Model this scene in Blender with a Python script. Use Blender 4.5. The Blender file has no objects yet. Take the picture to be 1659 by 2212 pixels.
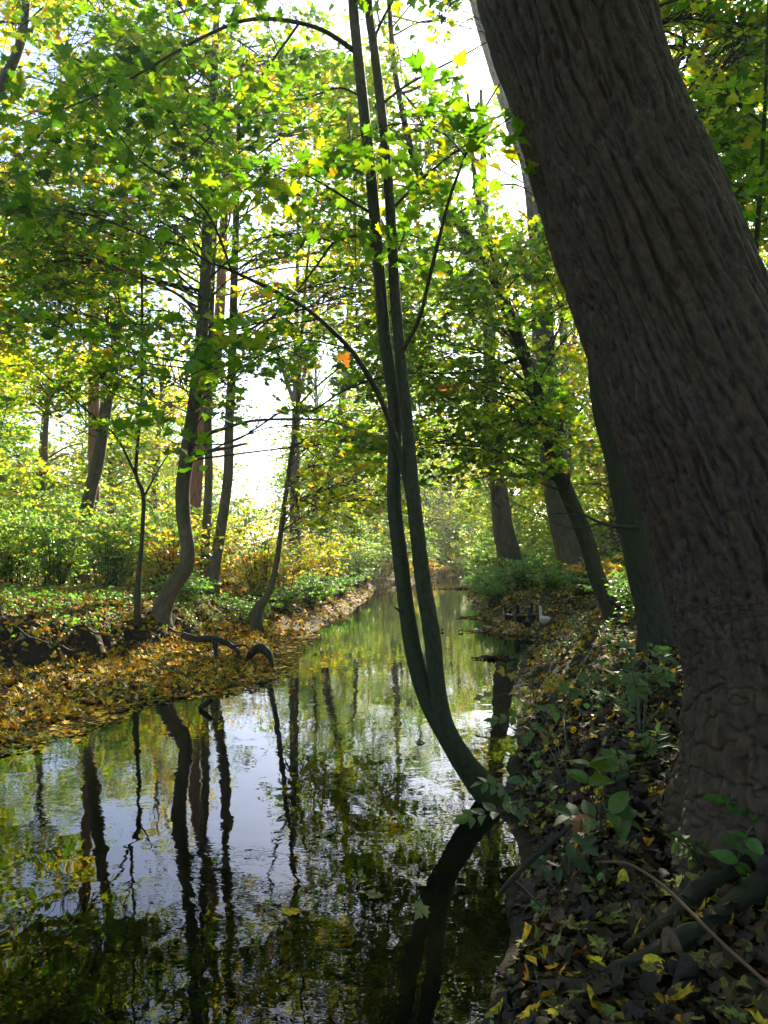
import bpy, math, random
import numpy as np
random.seed(7); rng = np.random.default_rng(11)
R = math.radians
scene = bpy.context.scene

# ------------------------------------------------------------------ camera, sky, sun, exposure
CAM = np.array([0.0, 0.0, 1.65]); FPX = 1790.0; PITCH = math.atan(79 / FPX)
cam_d = bpy.data.cameras.new('camera'); cam = bpy.data.objects.new('camera', cam_d)
scene.collection.objects.link(cam); scene.camera = cam
cam.location = CAM; cam.rotation_euler = (R(90) + PITCH, 0, 0)
cam_d.sensor_fit = 'VERTICAL'; cam_d.sensor_height = 24.0; cam_d.lens = 24.0 * FPX / 2212.0
cam_d.clip_start = 0.05; cam_d.clip_end = 1000
SUN_EL, SUN_AZ = R(30.5), R(14.5)          # azimuth measured from +Y towards +X
SUN_DIR = np.array([math.sin(SUN_AZ) * math.cos(SUN_EL), math.cos(SUN_AZ) * math.cos(SUN_EL), math.sin(SUN_EL)])
world = bpy.data.worlds.new('World'); scene.world = world; world.use_nodes = True
wn = world.node_tree; bg = wn.nodes['Background']
sky = wn.nodes.new('ShaderNodeTexSky'); sky.sky_type = 'NISHITA'; sky.sun_disc = False
sky.sun_elevation = SUN_EL; sky.sun_rotation = SUN_AZ; sky.dust_density = 1.2; sky.air_density = 1.0; sky.ozone_density = 1.0
tint = wn.nodes.new('ShaderNodeMix'); tint.data_type = 'RGBA'; tint.blend_type = 'MULTIPLY'; tint.inputs[0].default_value = 1; tint.inputs[7].default_value = (.88, .96, 1.14, 1)   # daylight white balance
wn.links.new(sky.outputs[0], tint.inputs[6]); wn.links.new(tint.outputs[2], bg.inputs[0]); bg.inputs[1].default_value = 0.082
sun_d = bpy.data.lights.new('sun', 'SUN'); sun = bpy.data.objects.new('sun', sun_d); scene.collection.objects.link(sun)
sun_d.energy = 5.0; sun_d.angle = R(0.5); sun_d.color = (1.0, 0.90, 0.70)
from mathutils import Vector
sun.rotation_euler = Vector(SUN_DIR).to_track_quat('Z', 'Y').to_euler()
sun.location = (20, 60, 40)
scene.view_settings.view_transform = 'Standard'; scene.view_settings.look = 'None'
scene.view_settings.exposure = 2.0; scene.view_settings.gamma = 1.0
scene.render.engine = 'CYCLES'
cy = scene.cycles
cy.use_denoising = True; cy.denoiser = 'OPENIMAGEDENOISE'
cy.max_bounces = 8; cy.diffuse_bounces = 4; cy.transmission_bounces = 6; cy.glossy_bounces = 3; cy.transparent_max_bounces = 4
cy.volume_bounces = 0; cy.caustics_reflective = False; cy.caustics_refractive = False
cy.sample_clamp_indirect = 6; cy.use_adaptive_sampling = True; cy.adaptive_threshold = 0.02

# ------------------------------------------------------------------ helpers
def at(X, Y, d):
    """photo direction (X, Y) followed to the world depth y = d"""
    cp, sp = math.cos(PITCH), math.sin(PITCH)
    u = 1106.0 - Y
    ry = FPX * cp - u * sp; rz = FPX * sp + u * cp; rx = X - 829.5
    k = d / ry
    return np.array([CAM[0] + rx * k, d, CAM[2] + rz * k])

def _h(ix, iy, iz, s):
    n = (ix * 374761393 + iy * 668265263 + iz * 2147483647 + s * 974634777) & 0xffffffff
    n = ((n ^ (n >> 13)) * 1274126177) & 0xffffffff
    return ((n ^ (n >> 16)) & 0xffffff) / float(0xffffff)
def vnoise(p, s=0):
    p = np.asarray(p, float); i = np.floor(p).astype(np.int64); f = p - i; f = f * f * (3 - 2 * f)
    r = 0
    for a in (0, 1):
        for b in (0, 1):
            for c in (0, 1):
                w = (f[..., 0] if a else 1 - f[..., 0]) * (f[..., 1] if b else 1 - f[..., 1]) * (f[..., 2] if c else 1 - f[..., 2])
                r = r + w * _h(i[..., 0] + a, i[..., 1] + b, i[..., 2] + c, s)
    return r
def fbm(p, o=3, s=0):
    r = 0; a = 0.5; t = 0
    for k in range(o):
        r = r + a * vnoise(np.asarray(p) * 2 ** k, s + k); t += a; a *= 0.5
    return r / t
def sstep(x): x = np.clip(x, 0, 1); return x * x * (3 - 2 * x)

def mesh_obj(name, V, F, mat, parent=None, smooth=False, col=None, bk=None, tri=None):
    """F: (n,k) int array or list of such arrays"""
    V = np.ascontiguousarray(V, dtype=np.float32)
    Fs = F if isinstance(F, list) else [F]
    Fs = [np.asarray(f, dtype=np.int32) for f in Fs if len(f)]
    loops = np.concatenate([f.ravel() for f in Fs]); tot = np.concatenate([np.full(len(f), f.shape[1], np.int32) for f in Fs])
    start = np.concatenate([[0], np.cumsum(tot)[:-1]]).astype(np.int32)
    me = bpy.data.meshes.new(name)
    me.vertices.add(len(V)); me.vertices.foreach_set('co', V.ravel())
    me.loops.add(len(loops)); me.loops.foreach_set('vertex_index', loops)
    me.polygons.add(len(tot)); me.polygons.foreach_set('loop_start', start)
    if smooth: me.polygons.foreach_set('use_smooth', np.ones(len(tot), bool))
    me.update(calc_edges=True)
    if col is not None:
        a = me.attributes.new('col', 'FLOAT_COLOR', 'POINT')
        c = np.ones((len(V), 4), np.float32); c[:, :3] = col; a.data.foreach_set('color', c.ravel())
    if bk is not None:
        a = me.attributes.new('bk', 'FLOAT_VECTOR', 'POINT'); a.data.foreach_set('vector', np.asarray(bk, np.float32).ravel())
    me.materials.append(mat)
    o = bpy.data.objects.new(name, me); scene.collection.objects.link(o)
    if parent is not None: o.parent = parent
    return o

def tag(o, label=None, cat=None, group=None, kind=None):
    if label: o['label'] = label
    if cat: o['category'] = cat
    if group: o['group'] = group
    if kind: o['kind'] = kind
    return o
def thing(name, loc, label, cat, group=None, rz=0, scale=1):
    o = bpy.data.objects.new(name, None); scene.collection.objects.link(o); o.empty_display_size = 0.2
    o.location = [float(v) for v in loc]; o.rotation_euler = (0, 0, rz); o.scale = (scale,) * 3
    return tag(o, label, cat, group)
def copy_tree(o, parent=None):
    c = o.copy(); scene.collection.objects.link(c)
    if parent is not None: c.parent = parent
    for ch in o.children: copy_tree(ch, c)
    return c

# ------------------------------------------------------------------ materials
def new_mat(name):
    m = bpy.data.materials.new(name); m.use_nodes = True; nt = m.node_tree; nt.nodes.clear()
    out = nt.nodes.new('ShaderNodeOutputMaterial'); return m, nt, out
def N(nt, t, **k):
    n = nt.nodes.new(t)
    for a, b in k.items(): setattr(n, a, b)
    return n
def leaf_mat(name, trans=0.74, gloss=0.06, rough=0.45, dmul=0.62, mott=45, mamt=.25):
    m, nt, out = new_mat(name); L = nt.links.new
    at_ = N(nt, 'ShaderNodeAttribute', attribute_name='col')
    di = N(nt, 'ShaderNodeBsdfDiffuse'); tr = N(nt, 'ShaderNodeBsdfTranslucent'); gl = N(nt, 'ShaderNodeBsdfGlossy')
    mm = N(nt, 'ShaderNodeVectorMath', operation='SCALE'); mm.inputs['Scale'].default_value = dmul
    ge = N(nt, 'ShaderNodeNewGeometry'); nz = N(nt, 'ShaderNodeTexNoise'); nz.inputs['Scale'].default_value = mott; nz.inputs['Detail'].default_value = 3; L(ge.outputs['Position'], nz.inputs['Vector'])
    rm = N(nt, 'ShaderNodeMapRange'); rm.inputs['From Min'].default_value = .3; rm.inputs['From Max'].default_value = .7; rm.inputs['To Min'].default_value = 1 - mamt; rm.inputs['To Max'].default_value = 1 + mamt * .5; L(nz.outputs[0], rm.inputs[0])
    mo = N(nt, 'ShaderNodeVectorMath', operation='SCALE'); L(at_.outputs['Color'], mo.inputs[0]); L(rm.outputs[0], mo.inputs['Scale'])
    L(mo.outputs[0], mm.inputs[0]); L(mm.outputs[0], di.inputs[0]); L(mo.outputs[0], tr.inputs[0])
    gl.inputs['Roughness'].default_value = rough; gl.inputs['Color'].default_value = (1, 1, 1, 1)
    a = N(nt, 'ShaderNodeMixShader'); a.inputs[0].default_value = trans; L(di.outputs[0], a.inputs[1]); L(tr.outputs[0], a.inputs[2])
    b = N(nt, 'ShaderNodeMixShader'); b.inputs[0].default_value = gloss; L(a.outputs[0], b.inputs[1]); L(gl.outputs[0], b.inputs[2])
    L(b.outputs[0], out.inputs[0]); return m
def bark_mat(name, c1, c2, sc=(14, 14, 2.5), bump=0.6, moss=None, rings=False, dist=0.02, wet=0.75):
    m, nt, out = new_mat(name); L = nt.links.new
    at_ = N(nt, 'ShaderNodeAttribute', attribute_name='bk')
    mp = N(nt, 'ShaderNodeMapping'); mp.inputs['Scale'].default_value = sc; L(at_.outputs['Vector'], mp.inputs['Vector'])
    n1 = N(nt, 'ShaderNodeTexNoise'); n1.inputs['Scale'].default_value = 1; n1.inputs['Detail'].default_value = 6; n1.inputs['Roughness'].default_value = .65
    L(mp.outputs[0], n1.inputs['Vector'])
    n2 = N(nt, 'ShaderNodeTexNoise'); n2.inputs['Scale'].default_value = 3.0; n2.inputs['Detail'].default_value = 5; L(at_.outputs['Vector'], n2.inputs['Vector'])
    cr = N(nt, 'ShaderNodeValToRGB'); cr.color_ramp.elements[0].position = .32; cr.color_ramp.elements[1].position = .68
    cr.color_ramp.elements[0].color = (*c1, 1); cr.color_ramp.elements[1].color = (*c2, 1); L(n1.outputs[0], cr.inputs[0])
    colr = cr.outputs[0]
    if moss:
        mr = N(nt, 'ShaderNodeValToRGB'); mr.color_ramp.elements[0].position = .45; mr.color_ramp.elements[1].position = .68; L(n2.outputs[0], mr.inputs[0])
        mx = N(nt, 'ShaderNodeMix', data_type='RGBA'); L(mr.outputs[0], mx.inputs[0]); L(colr, mx.inputs[6]); mx.inputs[7].default_value = (*moss, 1); colr = mx.outputs[2]
    p = N(nt, 'ShaderNodeBsdfPrincipled'); p.inputs['Roughness'].default_value = wet; p.inputs['Specular IOR Level'].default_value = .35
    L(colr, p.inputs['Base Color'])
    bp = N(nt, 'ShaderNodeBump'); bp.inputs['Strength'].default_value = bump; bp.inputs['Distance'].default_value = dist
    L(n1.outputs[0], bp.inputs['Height']); L(bp.outputs[0], p.inputs['Normal']); L(p.outputs[0], out.inputs[0]); return m

M_LEAF = leaf_mat('leaf_green')
M_LEAF_NEAR = leaf_mat('leaf_near', trans=.6, gloss=.05, rough=.5)
M_LITTER = leaf_mat('leaf_litter', trans=.15, gloss=.025, rough=.55, dmul=1.0, mott=55, mamt=.6)
M_BIGLIMB = bark_mat('bark_furrowed', (.015, .010, .007), (.058, .040, .029), sc=(30, 30, 9), bump=.9, dist=.012, moss=(.034, .032, .018), wet=.6)
M_MAPLE = bark_mat('bark_smooth_green', (.010, .014, .005), (.050, .060, .022), sc=(40, 40, 22), bump=.6, dist=.008, moss=(.025, .038, .009))
M_GREY = bark_mat('bark_grey', (.04, .036, .022), (.15, .125, .078), sc=(18, 18, 5), bump=.8, dist=.02, moss=(.055, .07, .026))
M_RED = bark_mat('bark_red', (.14, .06, .035), (.38, .17, .10), sc=(22, 22, 4), bump=.8, dist=.02)
M_BROWN = bark_mat('bark_brown', (.05, .037, .027), (.14, .105, .08), sc=(24, 24, 4), bump=.9, dist=.02, moss=(.06, .065, .03))
M_GREEN = bark_mat('bark_mossy', (.012, .013, .006), (.058, .058, .026), sc=(30, 30, 6), bump=1, dist=.04, moss=(.034, .045, .012))
M_TWIG = bark_mat('twig', (.025, .02, .014), (.055, .045, .032), bump=.1)
M_DEAD = bark_mat('dead_wood', (.009, .008, .005), (.042, .034, .023), sc=(38, 38, 10), bump=1, dist=.02, moss=(.02, .025, .010))
M_STEM = bark_mat('green_stem', (.05, .09, .03), (.10, .14, .05), bump=.1)

def mat_ground():
    m, nt, out = new_mat('forest_soil'); L = nt.links.new
    tc = N(nt, 'ShaderNodeNewGeometry')
    n = N(nt, 'ShaderNodeTexNoise'); n.inputs['Scale'].default_value = 9; n.inputs['Detail'].default_value = 10; n.inputs['Roughness'].default_value = .7; L(tc.outputs['Position'], n.inputs['Vector'])
    v = N(nt, 'ShaderNodeTexVoronoi'); v.inputs['Scale'].default_value = 11; L(tc.outputs['Position'], v.inputs['Vector'])
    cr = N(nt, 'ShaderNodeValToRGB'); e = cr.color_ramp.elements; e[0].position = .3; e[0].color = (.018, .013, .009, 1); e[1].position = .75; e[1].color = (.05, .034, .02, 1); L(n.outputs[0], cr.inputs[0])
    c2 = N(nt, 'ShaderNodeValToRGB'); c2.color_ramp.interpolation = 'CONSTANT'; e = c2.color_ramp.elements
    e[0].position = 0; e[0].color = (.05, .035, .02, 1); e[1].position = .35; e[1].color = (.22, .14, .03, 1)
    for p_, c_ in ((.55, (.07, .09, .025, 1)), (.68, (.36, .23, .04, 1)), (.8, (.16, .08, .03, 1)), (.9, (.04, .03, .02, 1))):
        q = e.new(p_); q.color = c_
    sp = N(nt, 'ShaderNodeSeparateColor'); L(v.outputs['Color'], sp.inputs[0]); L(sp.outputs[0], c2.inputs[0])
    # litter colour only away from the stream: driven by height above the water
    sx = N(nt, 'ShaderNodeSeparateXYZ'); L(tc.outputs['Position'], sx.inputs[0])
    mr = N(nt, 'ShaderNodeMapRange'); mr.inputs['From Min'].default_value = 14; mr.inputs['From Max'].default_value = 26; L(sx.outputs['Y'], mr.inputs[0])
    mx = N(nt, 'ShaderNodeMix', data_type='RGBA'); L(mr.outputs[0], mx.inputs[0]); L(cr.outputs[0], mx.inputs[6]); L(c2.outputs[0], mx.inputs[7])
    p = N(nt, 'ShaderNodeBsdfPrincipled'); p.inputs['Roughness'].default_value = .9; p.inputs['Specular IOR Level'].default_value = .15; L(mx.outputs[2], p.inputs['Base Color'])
    bp = N(nt, 'ShaderNodeBump'); bp.inputs['Strength'].default_value = .8; bp.inputs['Distance'].default_value = .04; L(n.outputs[0], bp.inputs['Height']); L(bp.outputs[0], p.inputs['Normal'])
    L(p.outputs[0], out.inputs[0]); return m
def mat_water():
    m, nt, out = new_mat('stream_water'); L = nt.links.new
    tc = N(nt, 'ShaderNodeNewGeometry')
    def nz(scale, det, vec):
        mp = N(nt, 'ShaderNodeMapping'); mp.inputs['Scale'].default_value = vec; L(tc.outputs['Position'], mp.inputs['Vector'])
        n = N(nt, 'ShaderNodeTexNoise'); n.inputs['Scale'].default_value = scale; n.inputs['Detail'].default_value = det; n.inputs['Distortion'].default_value = .6; L(mp.outputs[0], n.inputs['Vector']); return n
    a = nz(3.6, 1.5, (1, .9, 1)); b = nz(14, 2, (.8, 1.3, 1)); c = nz(.45, 1, (1, 1, 1))
    # ripple strength varies in patches
    cr = N(nt, 'ShaderNodeMapRange'); cr.inputs['From Min'].default_value = .38; cr.inputs['From Max'].default_value = .65; cr.inputs['To Min'].default_value = .08; cr.inputs['To Max'].default_value = 1.0; L(c.outputs[0], cr.inputs[0])
    m1 = N(nt, 'ShaderNodeMath', operation='MULTIPLY'); L(b.outputs[0], m1.inputs[0]); m1.inputs[1].default_value = .26
    m3 = N(nt, 'ShaderNodeMath', operation='MULTIPLY'); L(m1.outputs[0], m3.inputs[0]); L(cr.outputs[0], m3.inputs[1])
    m2 = N(nt, 'ShaderNodeMath', operation='ADD'); L(a.outputs[0], m2.inputs[0]); L(m3.outputs[0], m2.inputs[1])
    bp = N(nt, 'ShaderNodeBump'); bp.inputs['Strength'].default_value = 1; bp.inputs['Distance'].default_value = .0017; L(m2.outputs[0], bp.inputs['Height'])
    p = N(nt, 'ShaderNodeBsdfPrincipled'); p.inputs['Base Color'].default_value = (.003, .0034, .0012, 1); p.inputs['Roughness'].default_value = .01; p.inputs['IOR'].default_value = 1.333
    L(bp.outputs[0], p.inputs['Normal']); L(p.outputs[0], out.inputs[0]); return m
def mat_big():
    m, nt, out = new_mat('bark_furrowed'); L = nt.links.new
    at_ = N(nt, 'ShaderNodeAttribute', attribute_name='bk'); fu = N(nt, 'ShaderNodeAttribute', attribute_name='furrow')
    def nz(sc, det=5, ro=.6):
        mp = N(nt, 'ShaderNodeMapping'); mp.inputs['Scale'].default_value = sc; L(at_.outputs['Vector'], mp.inputs['Vector'])
        n = N(nt, 'ShaderNodeTexNoise'); n.inputs['Scale'].default_value = 1; n.inputs['Detail'].default_value = det; n.inputs['Roughness'].default_value = ro; L(mp.outputs[0], n.inputs['Vector']); return n
    a = nz((9, 9, 3)); b = nz((70, 70, 22), 6, .7); c = nz((24, 24, 60), 4)
    def ramp(src, stops):
        r = N(nt, 'ShaderNodeValToRGB'); e = r.color_ramp.elements; e[0].position, e[0].color = stops[0][0], (*stops[0][1], 1); e[1].position, e[1].color = stops[-1][0], (*stops[-1][1], 1)
        for p, k in stops[1:-1]: q = e.new(p); q.color = (*k, 1)
        L(src, r.inputs[0]); return r.outputs[0]
    base = ramp(a.outputs[0], [(.3, (.055, .029, .016)), (.45, (.078, .048, .029)), (.56, (.058, .042, .026)), (.7, (.105, .062, .037))])
    det = ramp(b.outputs[0], [(.3, (.35, .35, .35)), (.7, (1.5, 1.5, 1.5))])
    mu = N(nt, 'ShaderNodeMix', data_type='RGBA', blend_type='MULTIPLY'); mu.inputs[0].default_value = 1; L(base, mu.inputs[6]); L(det, mu.inputs[7])
    fr = N(nt, 'ShaderNodeMath', operation='MULTIPLY'); L(fu.outputs['Fac'], fr.inputs[0]); L(ramp(b.outputs[0], [(.42, (0, 0, 0)), (.6, (1, 1, 1))]), fr.inputs[1])
    mx = N(nt, 'ShaderNodeMix', data_type='RGBA'); L(fr.outputs[0], mx.inputs[0]); L(mu.outputs[2], mx.inputs[6]); mx.inputs[7].default_value = (.13, .112, .105, 1)
    p = N(nt, 'ShaderNodeBsdfPrincipled'); p.inputs['Roughness'].default_value = .7; p.inputs['Specular IOR Level'].default_value = .3; L(mx.outputs[2], p.inputs['Base Color'])
    ad = N(nt, 'ShaderNodeMath', operation='ADD'); L(b.outputs[0], ad.inputs[0]); ad.inputs[1].default_value = 0
    bp = N(nt, 'ShaderNodeBump'); bp.inputs['Strength'].default_value = 1; bp.inputs['Distance'].default_value = .007; L(ad.outputs[0], bp.inputs['Height']); L(bp.outputs[0], p.inputs['Normal']); L(p.outputs[0], out.inputs[0]); return m
def plain(name, c, rough=.6, noise=0):
    m, nt, out = new_mat(name); L = nt.links.new
    p = N(nt, 'ShaderNodeBsdfPrincipled'); p.inputs['Roughness'].default_value = rough
    g = N(nt, 'ShaderNodeTexCoord'); n = N(nt, 'ShaderNodeTexNoise'); n.inputs['Scale'].default_value = 40; L(g.outputs['Object'], n.inputs['Vector'])
    cr = N(nt, 'ShaderNodeValToRGB'); cr.color_ramp.elements[0].color = (*[v * .6 for v in c], 1); cr.color_ramp.elements[1].color = (*[min(1, v * 1.3) for v in c], 1); L(n.outputs[0], cr.inputs[0])
    L(cr.outputs[0], p.inputs['Base Color']); L(p.outputs[0], out.inputs[0]); return m

# ------------------------------------------------------------------ terrain
YL = [-20, 0, 4, 6, 7.0, 7.65, 8.6, 9.2, 9.6, 11.1, 12, 14.8, 17.4, 20.4, 26, 36, 43, 54, 70, 110]
XL = [-6, -4.9, -4.4, -3.7, -3.24, -2.96, -2.87, -2.5, -1.85, -1.65, -1.65, -1.72, -1.36, -1.02, -.66, -.35, 2.2, 5, 13, 50]
YS = [-20, 4, 10.2, 11.2, 12.8, 14, 17.3, 20, 26, 36, 43, 54, 70, 110]
XS = [-14, -9, -4.7, -3.75, -3.07, -2.73, -2.2, -1.6, -1.05, -.7, 1.8, 4.5, 12, 48]
YR = [-20, -2, 0, 2, 2.96, 3.4, 4.06, 4.5, 5.7, 6.9, 8.8, 10.2, 12.7, 15.4, 16.1, 16.8, 18.3, 20.2, 24, 29.5, 46, 54, 70, 110]
XR = [-3, -1, -.6, .05, .3, .44, .61, .70, .78, 1.06, 1.4, 1.54, 2.05, 2.9, 2.1, 1.9, 2.5, 2.35, 2.5, 2.96, 4.7, 8, 17, 55]
def ground_z(x, y, detail=True):
    x = np.asarray(x, float); y = np.asarray(y, float)
    P = np.stack([x * 1.7, y * 1.7, 0 * x], -1)
    wob = (fbm(P, 3, 5) - .5) * np.clip(.22 + y * .012, .1, .6)
    xl = np.interp(y, YL, XL) + wob; xs = np.interp(y, YS, XS) + wob * 1.6; xr = np.interp(y, YR, XR) + wob * .6
    t = xl - x; w = np.maximum(xl - xs, .25)
    u = t - w
    un = u + (fbm(np.stack([x * 3.1, y * 3.1, 0 * x + 7], -1), 3, 15) - .5) * .9; ws = .25 + .35 * vnoise(np.stack([x * .8, y * .8, 0 * x], -1), 19) + 1.0 * sstep((y - 12) / 3.5)
    zl = np.where(t < 0, np.maximum(-.6, t * .5), .01 + .17 * np.clip(t / w, 0, 1) ** .8 + np.where(un < 0, 0, .56 * (.42 * sstep(un / ws) + .58 * sstep(un / (1.1 + ws)) ** .8) + .16 * (1 - np.exp(-np.maximum(un, 0) / 4))) * sstep(t / .5))
    t = x - xr; tp = np.maximum(t, 0)
    far = np.clip((y - 3) / 5, 0, 1)
    zr = np.where(t < 0, np.maximum(-.6, t * .6), (.22 + .06 * far) * sstep(tp / (.30 + .7 * far)) + (.26 + .12 * far) * sstep(tp / 1.8) + .10 * (1 - np.exp(-tp / 5)))
    k = np.exp(-((y - 16.6) / 1.5) ** 4) * sstep((4.6 - x) / 1.4)
    zr = np.where(t > 0, zr * (1 - k) + k * (.03 + .05 * sstep(t / .6)), zr)
    z = np.where(x < (xl + xr) / 2, zl, zr)
    if detail:
        amp = sstep((z - .0) / .2)
        z = z + amp * ((fbm(np.stack([x * 2.2, y * 2.2, 0 * x], -1), 4, 9) - .5) * .14)
    return z
def gnorm(x, y, e=.05):
    zx = (ground_z(x + e, y) - ground_z(x - e, y)) / (2 * e); zy = (ground_z(x, y + e) - ground_z(x, y - e)) / (2 * e)
    n = np.stack([-zx, -zy, np.ones_like(zx)], -1); return n / np.linalg.norm(n, axis=-1, keepdims=True)
def build_ground():
    u = np.linspace(-1, 1, 640); xs = 120 * np.sinh(5.0 * u) / math.sinh(5.0)
    ys = np.concatenate([np.linspace(-12, 1, 24)[:-1], np.linspace(1, 24, 560)[:-1], 24 + 226 * (np.exp(3.6 * np.linspace(0, 1, 150)) - 1) / (math.exp(3.6) - 1)])
    X, Y = np.meshgrid(xs, ys); Z = ground_z(X, Y)
    V = np.stack([X, Y, Z], -1).reshape(-1, 3); nx, ny = len(xs), len(ys)
    i = np.arange(ny - 1)[:, None] * nx + np.arange(nx - 1)[None, :]; i = i.ravel()
    F = np.stack([i, i + 1, i + nx + 1, i + nx], -1)
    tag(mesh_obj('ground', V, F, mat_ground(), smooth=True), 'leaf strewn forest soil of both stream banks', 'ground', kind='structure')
    xs = np.linspace(-60, 70, 60); ys = np.linspace(-20, 130, 60); X, Y = np.meshgrid(xs, ys)
    V = np.stack([X, Y, 0 * X], -1).reshape(-1, 3); i = (np.arange(59)[:, None] * 60 + np.arange(59)[None, :]).ravel()
    tag(mesh_obj('water', V, np.stack([i, i + 1, i + 61, i + 60], -1), mat_water(), smooth=True), 'still dark stream water reflecting trees and sky', 'water', kind='structure')
build_ground()

# ------------------------------------------------------------------ leaf templates (x lateral, y along, z normal)
def fan(pts, fold=.18, curl=.25):
    pts = np.array(pts, float); c = np.array([[0, .42]])
    P = np.concatenate([c, pts]); z = fold * np.abs(P[:, 0]) - curl * (P[:, 1] - .4) ** 2
    V = np.column_stack([P, z]); n = len(pts)
    F = np.array([[0, 1 + k, 1 + (k + 1) % n] for k in range(n)]); return V, F
def sym(half):     # half outline from base to tip on +x, mirrored
    r = [(x, y) for x, y in half]; l = [(-x, y) for x, y in half[1:-1]][::-1]; return r + l
MAPLE_HI = fan(sym([(0, .0), (.14, -.06), (.34, -.12), (.30, .06), (.55, .10), (.46, .24), (.62, .46), (.38, .44), (.27, .40), (.33, .66), (.18, .66), (.12, .82), (0, 1.02)]))
MAPLE_MID = fan(sym([(0, 0), (.33, -.1), (.30, .10), (.60, .34), (.26, .38), (.26, .70), (0, 1.0)]))
LOW = (np.array([[0, 0, 0], [.45, .25, .08], [.22, .62, .03], [0, 1, -.08], [-.25, .66, .03], [-.42, .22, .08]]), [np.array([[0, 1, 2, 3], [0, 3, 4, 5]])])
OVATE = fan(sym([(0, 0), (.16, .08), (.27, .28), (.28, .48), (.20, .72), (.09, .90), (0, 1.04)]), fold=.25, curl=.2)
LINDEN = fan(sym([(0, .06), (.18, -.06), (.40, .06), (.48, .30), (.40, .58), (.20, .80), (0, 1.0)]), fold=.2, curl=.3)

def norm(v): return v / np.maximum(np.linalg.norm(v, axis=-1, keepdims=True), 1e-9)
def pick(pal, n, jit=.18):
    c = np.array([p[0] for p in pal]); w = np.array([p[1] for p in pal], float); w /= w.sum()
    k = rng.choice(len(c), n, p=w); r = c[k] * (1 + rng.normal(0, jit, (n, 1))) * (1 + rng.normal(0, jit * .4, (n, 3)))
    return np.clip(r, .004, .9)
def leaves_mesh(name, P, Nn, H, S, C, tmpl, mat, parent=None, extra=None, bend=.35):
    """P base points, Nn normals, H headings, S sizes, C colours"""
    T, F = tmpl; Fl = F if isinstance(F, list) else [F]
    z = norm(Nn); y = norm(H - z * np.sum(H * z, -1, keepdims=True)); x = np.cross(y, z)
    n = len(P); bv = rng.normal(0, bend, (n, 1))
    tz = T[None, :, 2] + bv * (T[None, :, 1] - .4) ** 2 + rng.normal(0, bend * .6, (n, 1)) * T[None, :, 0]
    V = P[:, None] + S[:, None, None] * (T[None, :, 0, None] * x[:, None] + T[None, :, 1, None] * y[:, None] + tz[..., None] * z[:, None])
    k = len(T); off = (np.arange(n) * k)[:, None, None]
    Fa = [(f[None] + off).reshape(-1, f.shape[1]) for f in Fl]
    V = V.reshape(-1, 3); col = np.repeat(C, k, 0)
    if extra is not None:
        eV, eF = extra; Fa.append(eF + len(V)); V = np.vstack([V, eV]); col = np.vstack([col, np.tile([.035, .028, .018], (len(eV), 1))])
    return mesh_obj(name, V, Fa, mat, parent, col=col)

# ------------------------------------------------------------------ tubes
def smooth_path(P, n, S=None):
    P = np.asarray(P, float)
    if len(P) < 3: t = np.linspace(0, 1, n)[:, None]; return P[0] * (1 - t) + P[-1] * t
    L = np.concatenate([[0], np.cumsum(np.linalg.norm(np.diff(P[:, :3], axis=0), axis=1))]); Q = np.vstack([2 * P[0] - P[1], P, 2 * P[-1] - P[-2]])
    out = []
    for s in (np.linspace(0, L[-1], n) if S is None else S * L[-1]):
        i = min(max(np.searchsorted(L, s, 'right') - 1, 0), len(P) - 2); t = (s - L[i]) / max(L[i + 1] - L[i], 1e-9)
        a, b, c, d = Q[i], Q[i + 1], Q[i + 2], Q[i + 3]
        out.append(.5 * ((2 * b) + (c - a) * t + (2 * a - 5 * b + 4 * c - d) * t * t + (3 * b - a - 3 * c + d) * t ** 3))
    return np.array(out)
def tube(P, rad, sides=10, rough=0.0, seed=0):
    """P (n,3), rad (n,) -> V, F, bk"""
    P = np.asarray(P, float); n = len(P); T = norm(np.gradient(P, axis=0))
    up = np.array([1.0, 0, 0]) if abs(T[0][0]) < .8 else np.array([0, 1.0, 0])
    a = norm(up - T[0] * up.dot(T[0])); A = [a]
    for k in range(1, n):
        a = A[-1] - T[k] * A[-1].dot(T[k]); A.append(norm(a))
    A = np.array(A); B = np.cross(T, A); th = np.linspace(0, 2 * np.pi, sides, endpoint=False)
    L = np.concatenate([[0], np.cumsum(np.linalg.norm(np.diff(P, axis=0), axis=1))])
    rad = np.asarray(rad, float)[:, None] * np.ones((1, sides))
    bk = np.stack([np.cos(th)[None] * rad, np.sin(th)[None] * rad, L[:, None] + 0 * rad], -1) + seed * 3.7
    if rough: rad = rad * (1 + rough * (fbm(bk * np.array([6, 6, 2.5]) , 3, seed) - .5) * 2)
    V = P[:, None] + rad[..., None] * (np.cos(th)[None, :, None] * A[:, None] + np.sin(th)[None, :, None] * B[:, None])
    i = np.arange(n - 1)[:, None] * sides; j = np.arange(sides)[None]; j2 = (j + 1) % sides
    F = np.stack([i + j, i + j2, i + sides + j2, i + sides + j], -1).reshape(-1, 4)
    V = V.reshape(-1, 3); bk = bk.reshape(-1, 3)
    m = len(V); V = np.vstack([V, P[-1], P[0]]); bk = np.vstack([bk, bk[-1], bk[0]])
    b = (n - 1) * sides
    caps = np.array([[b + q, b + (q + 1) % sides, m] for q in range(sides)] + [[(q + 1) % sides, q, m + 1] for q in range(sides)])
    return V, F, caps, bk
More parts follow.
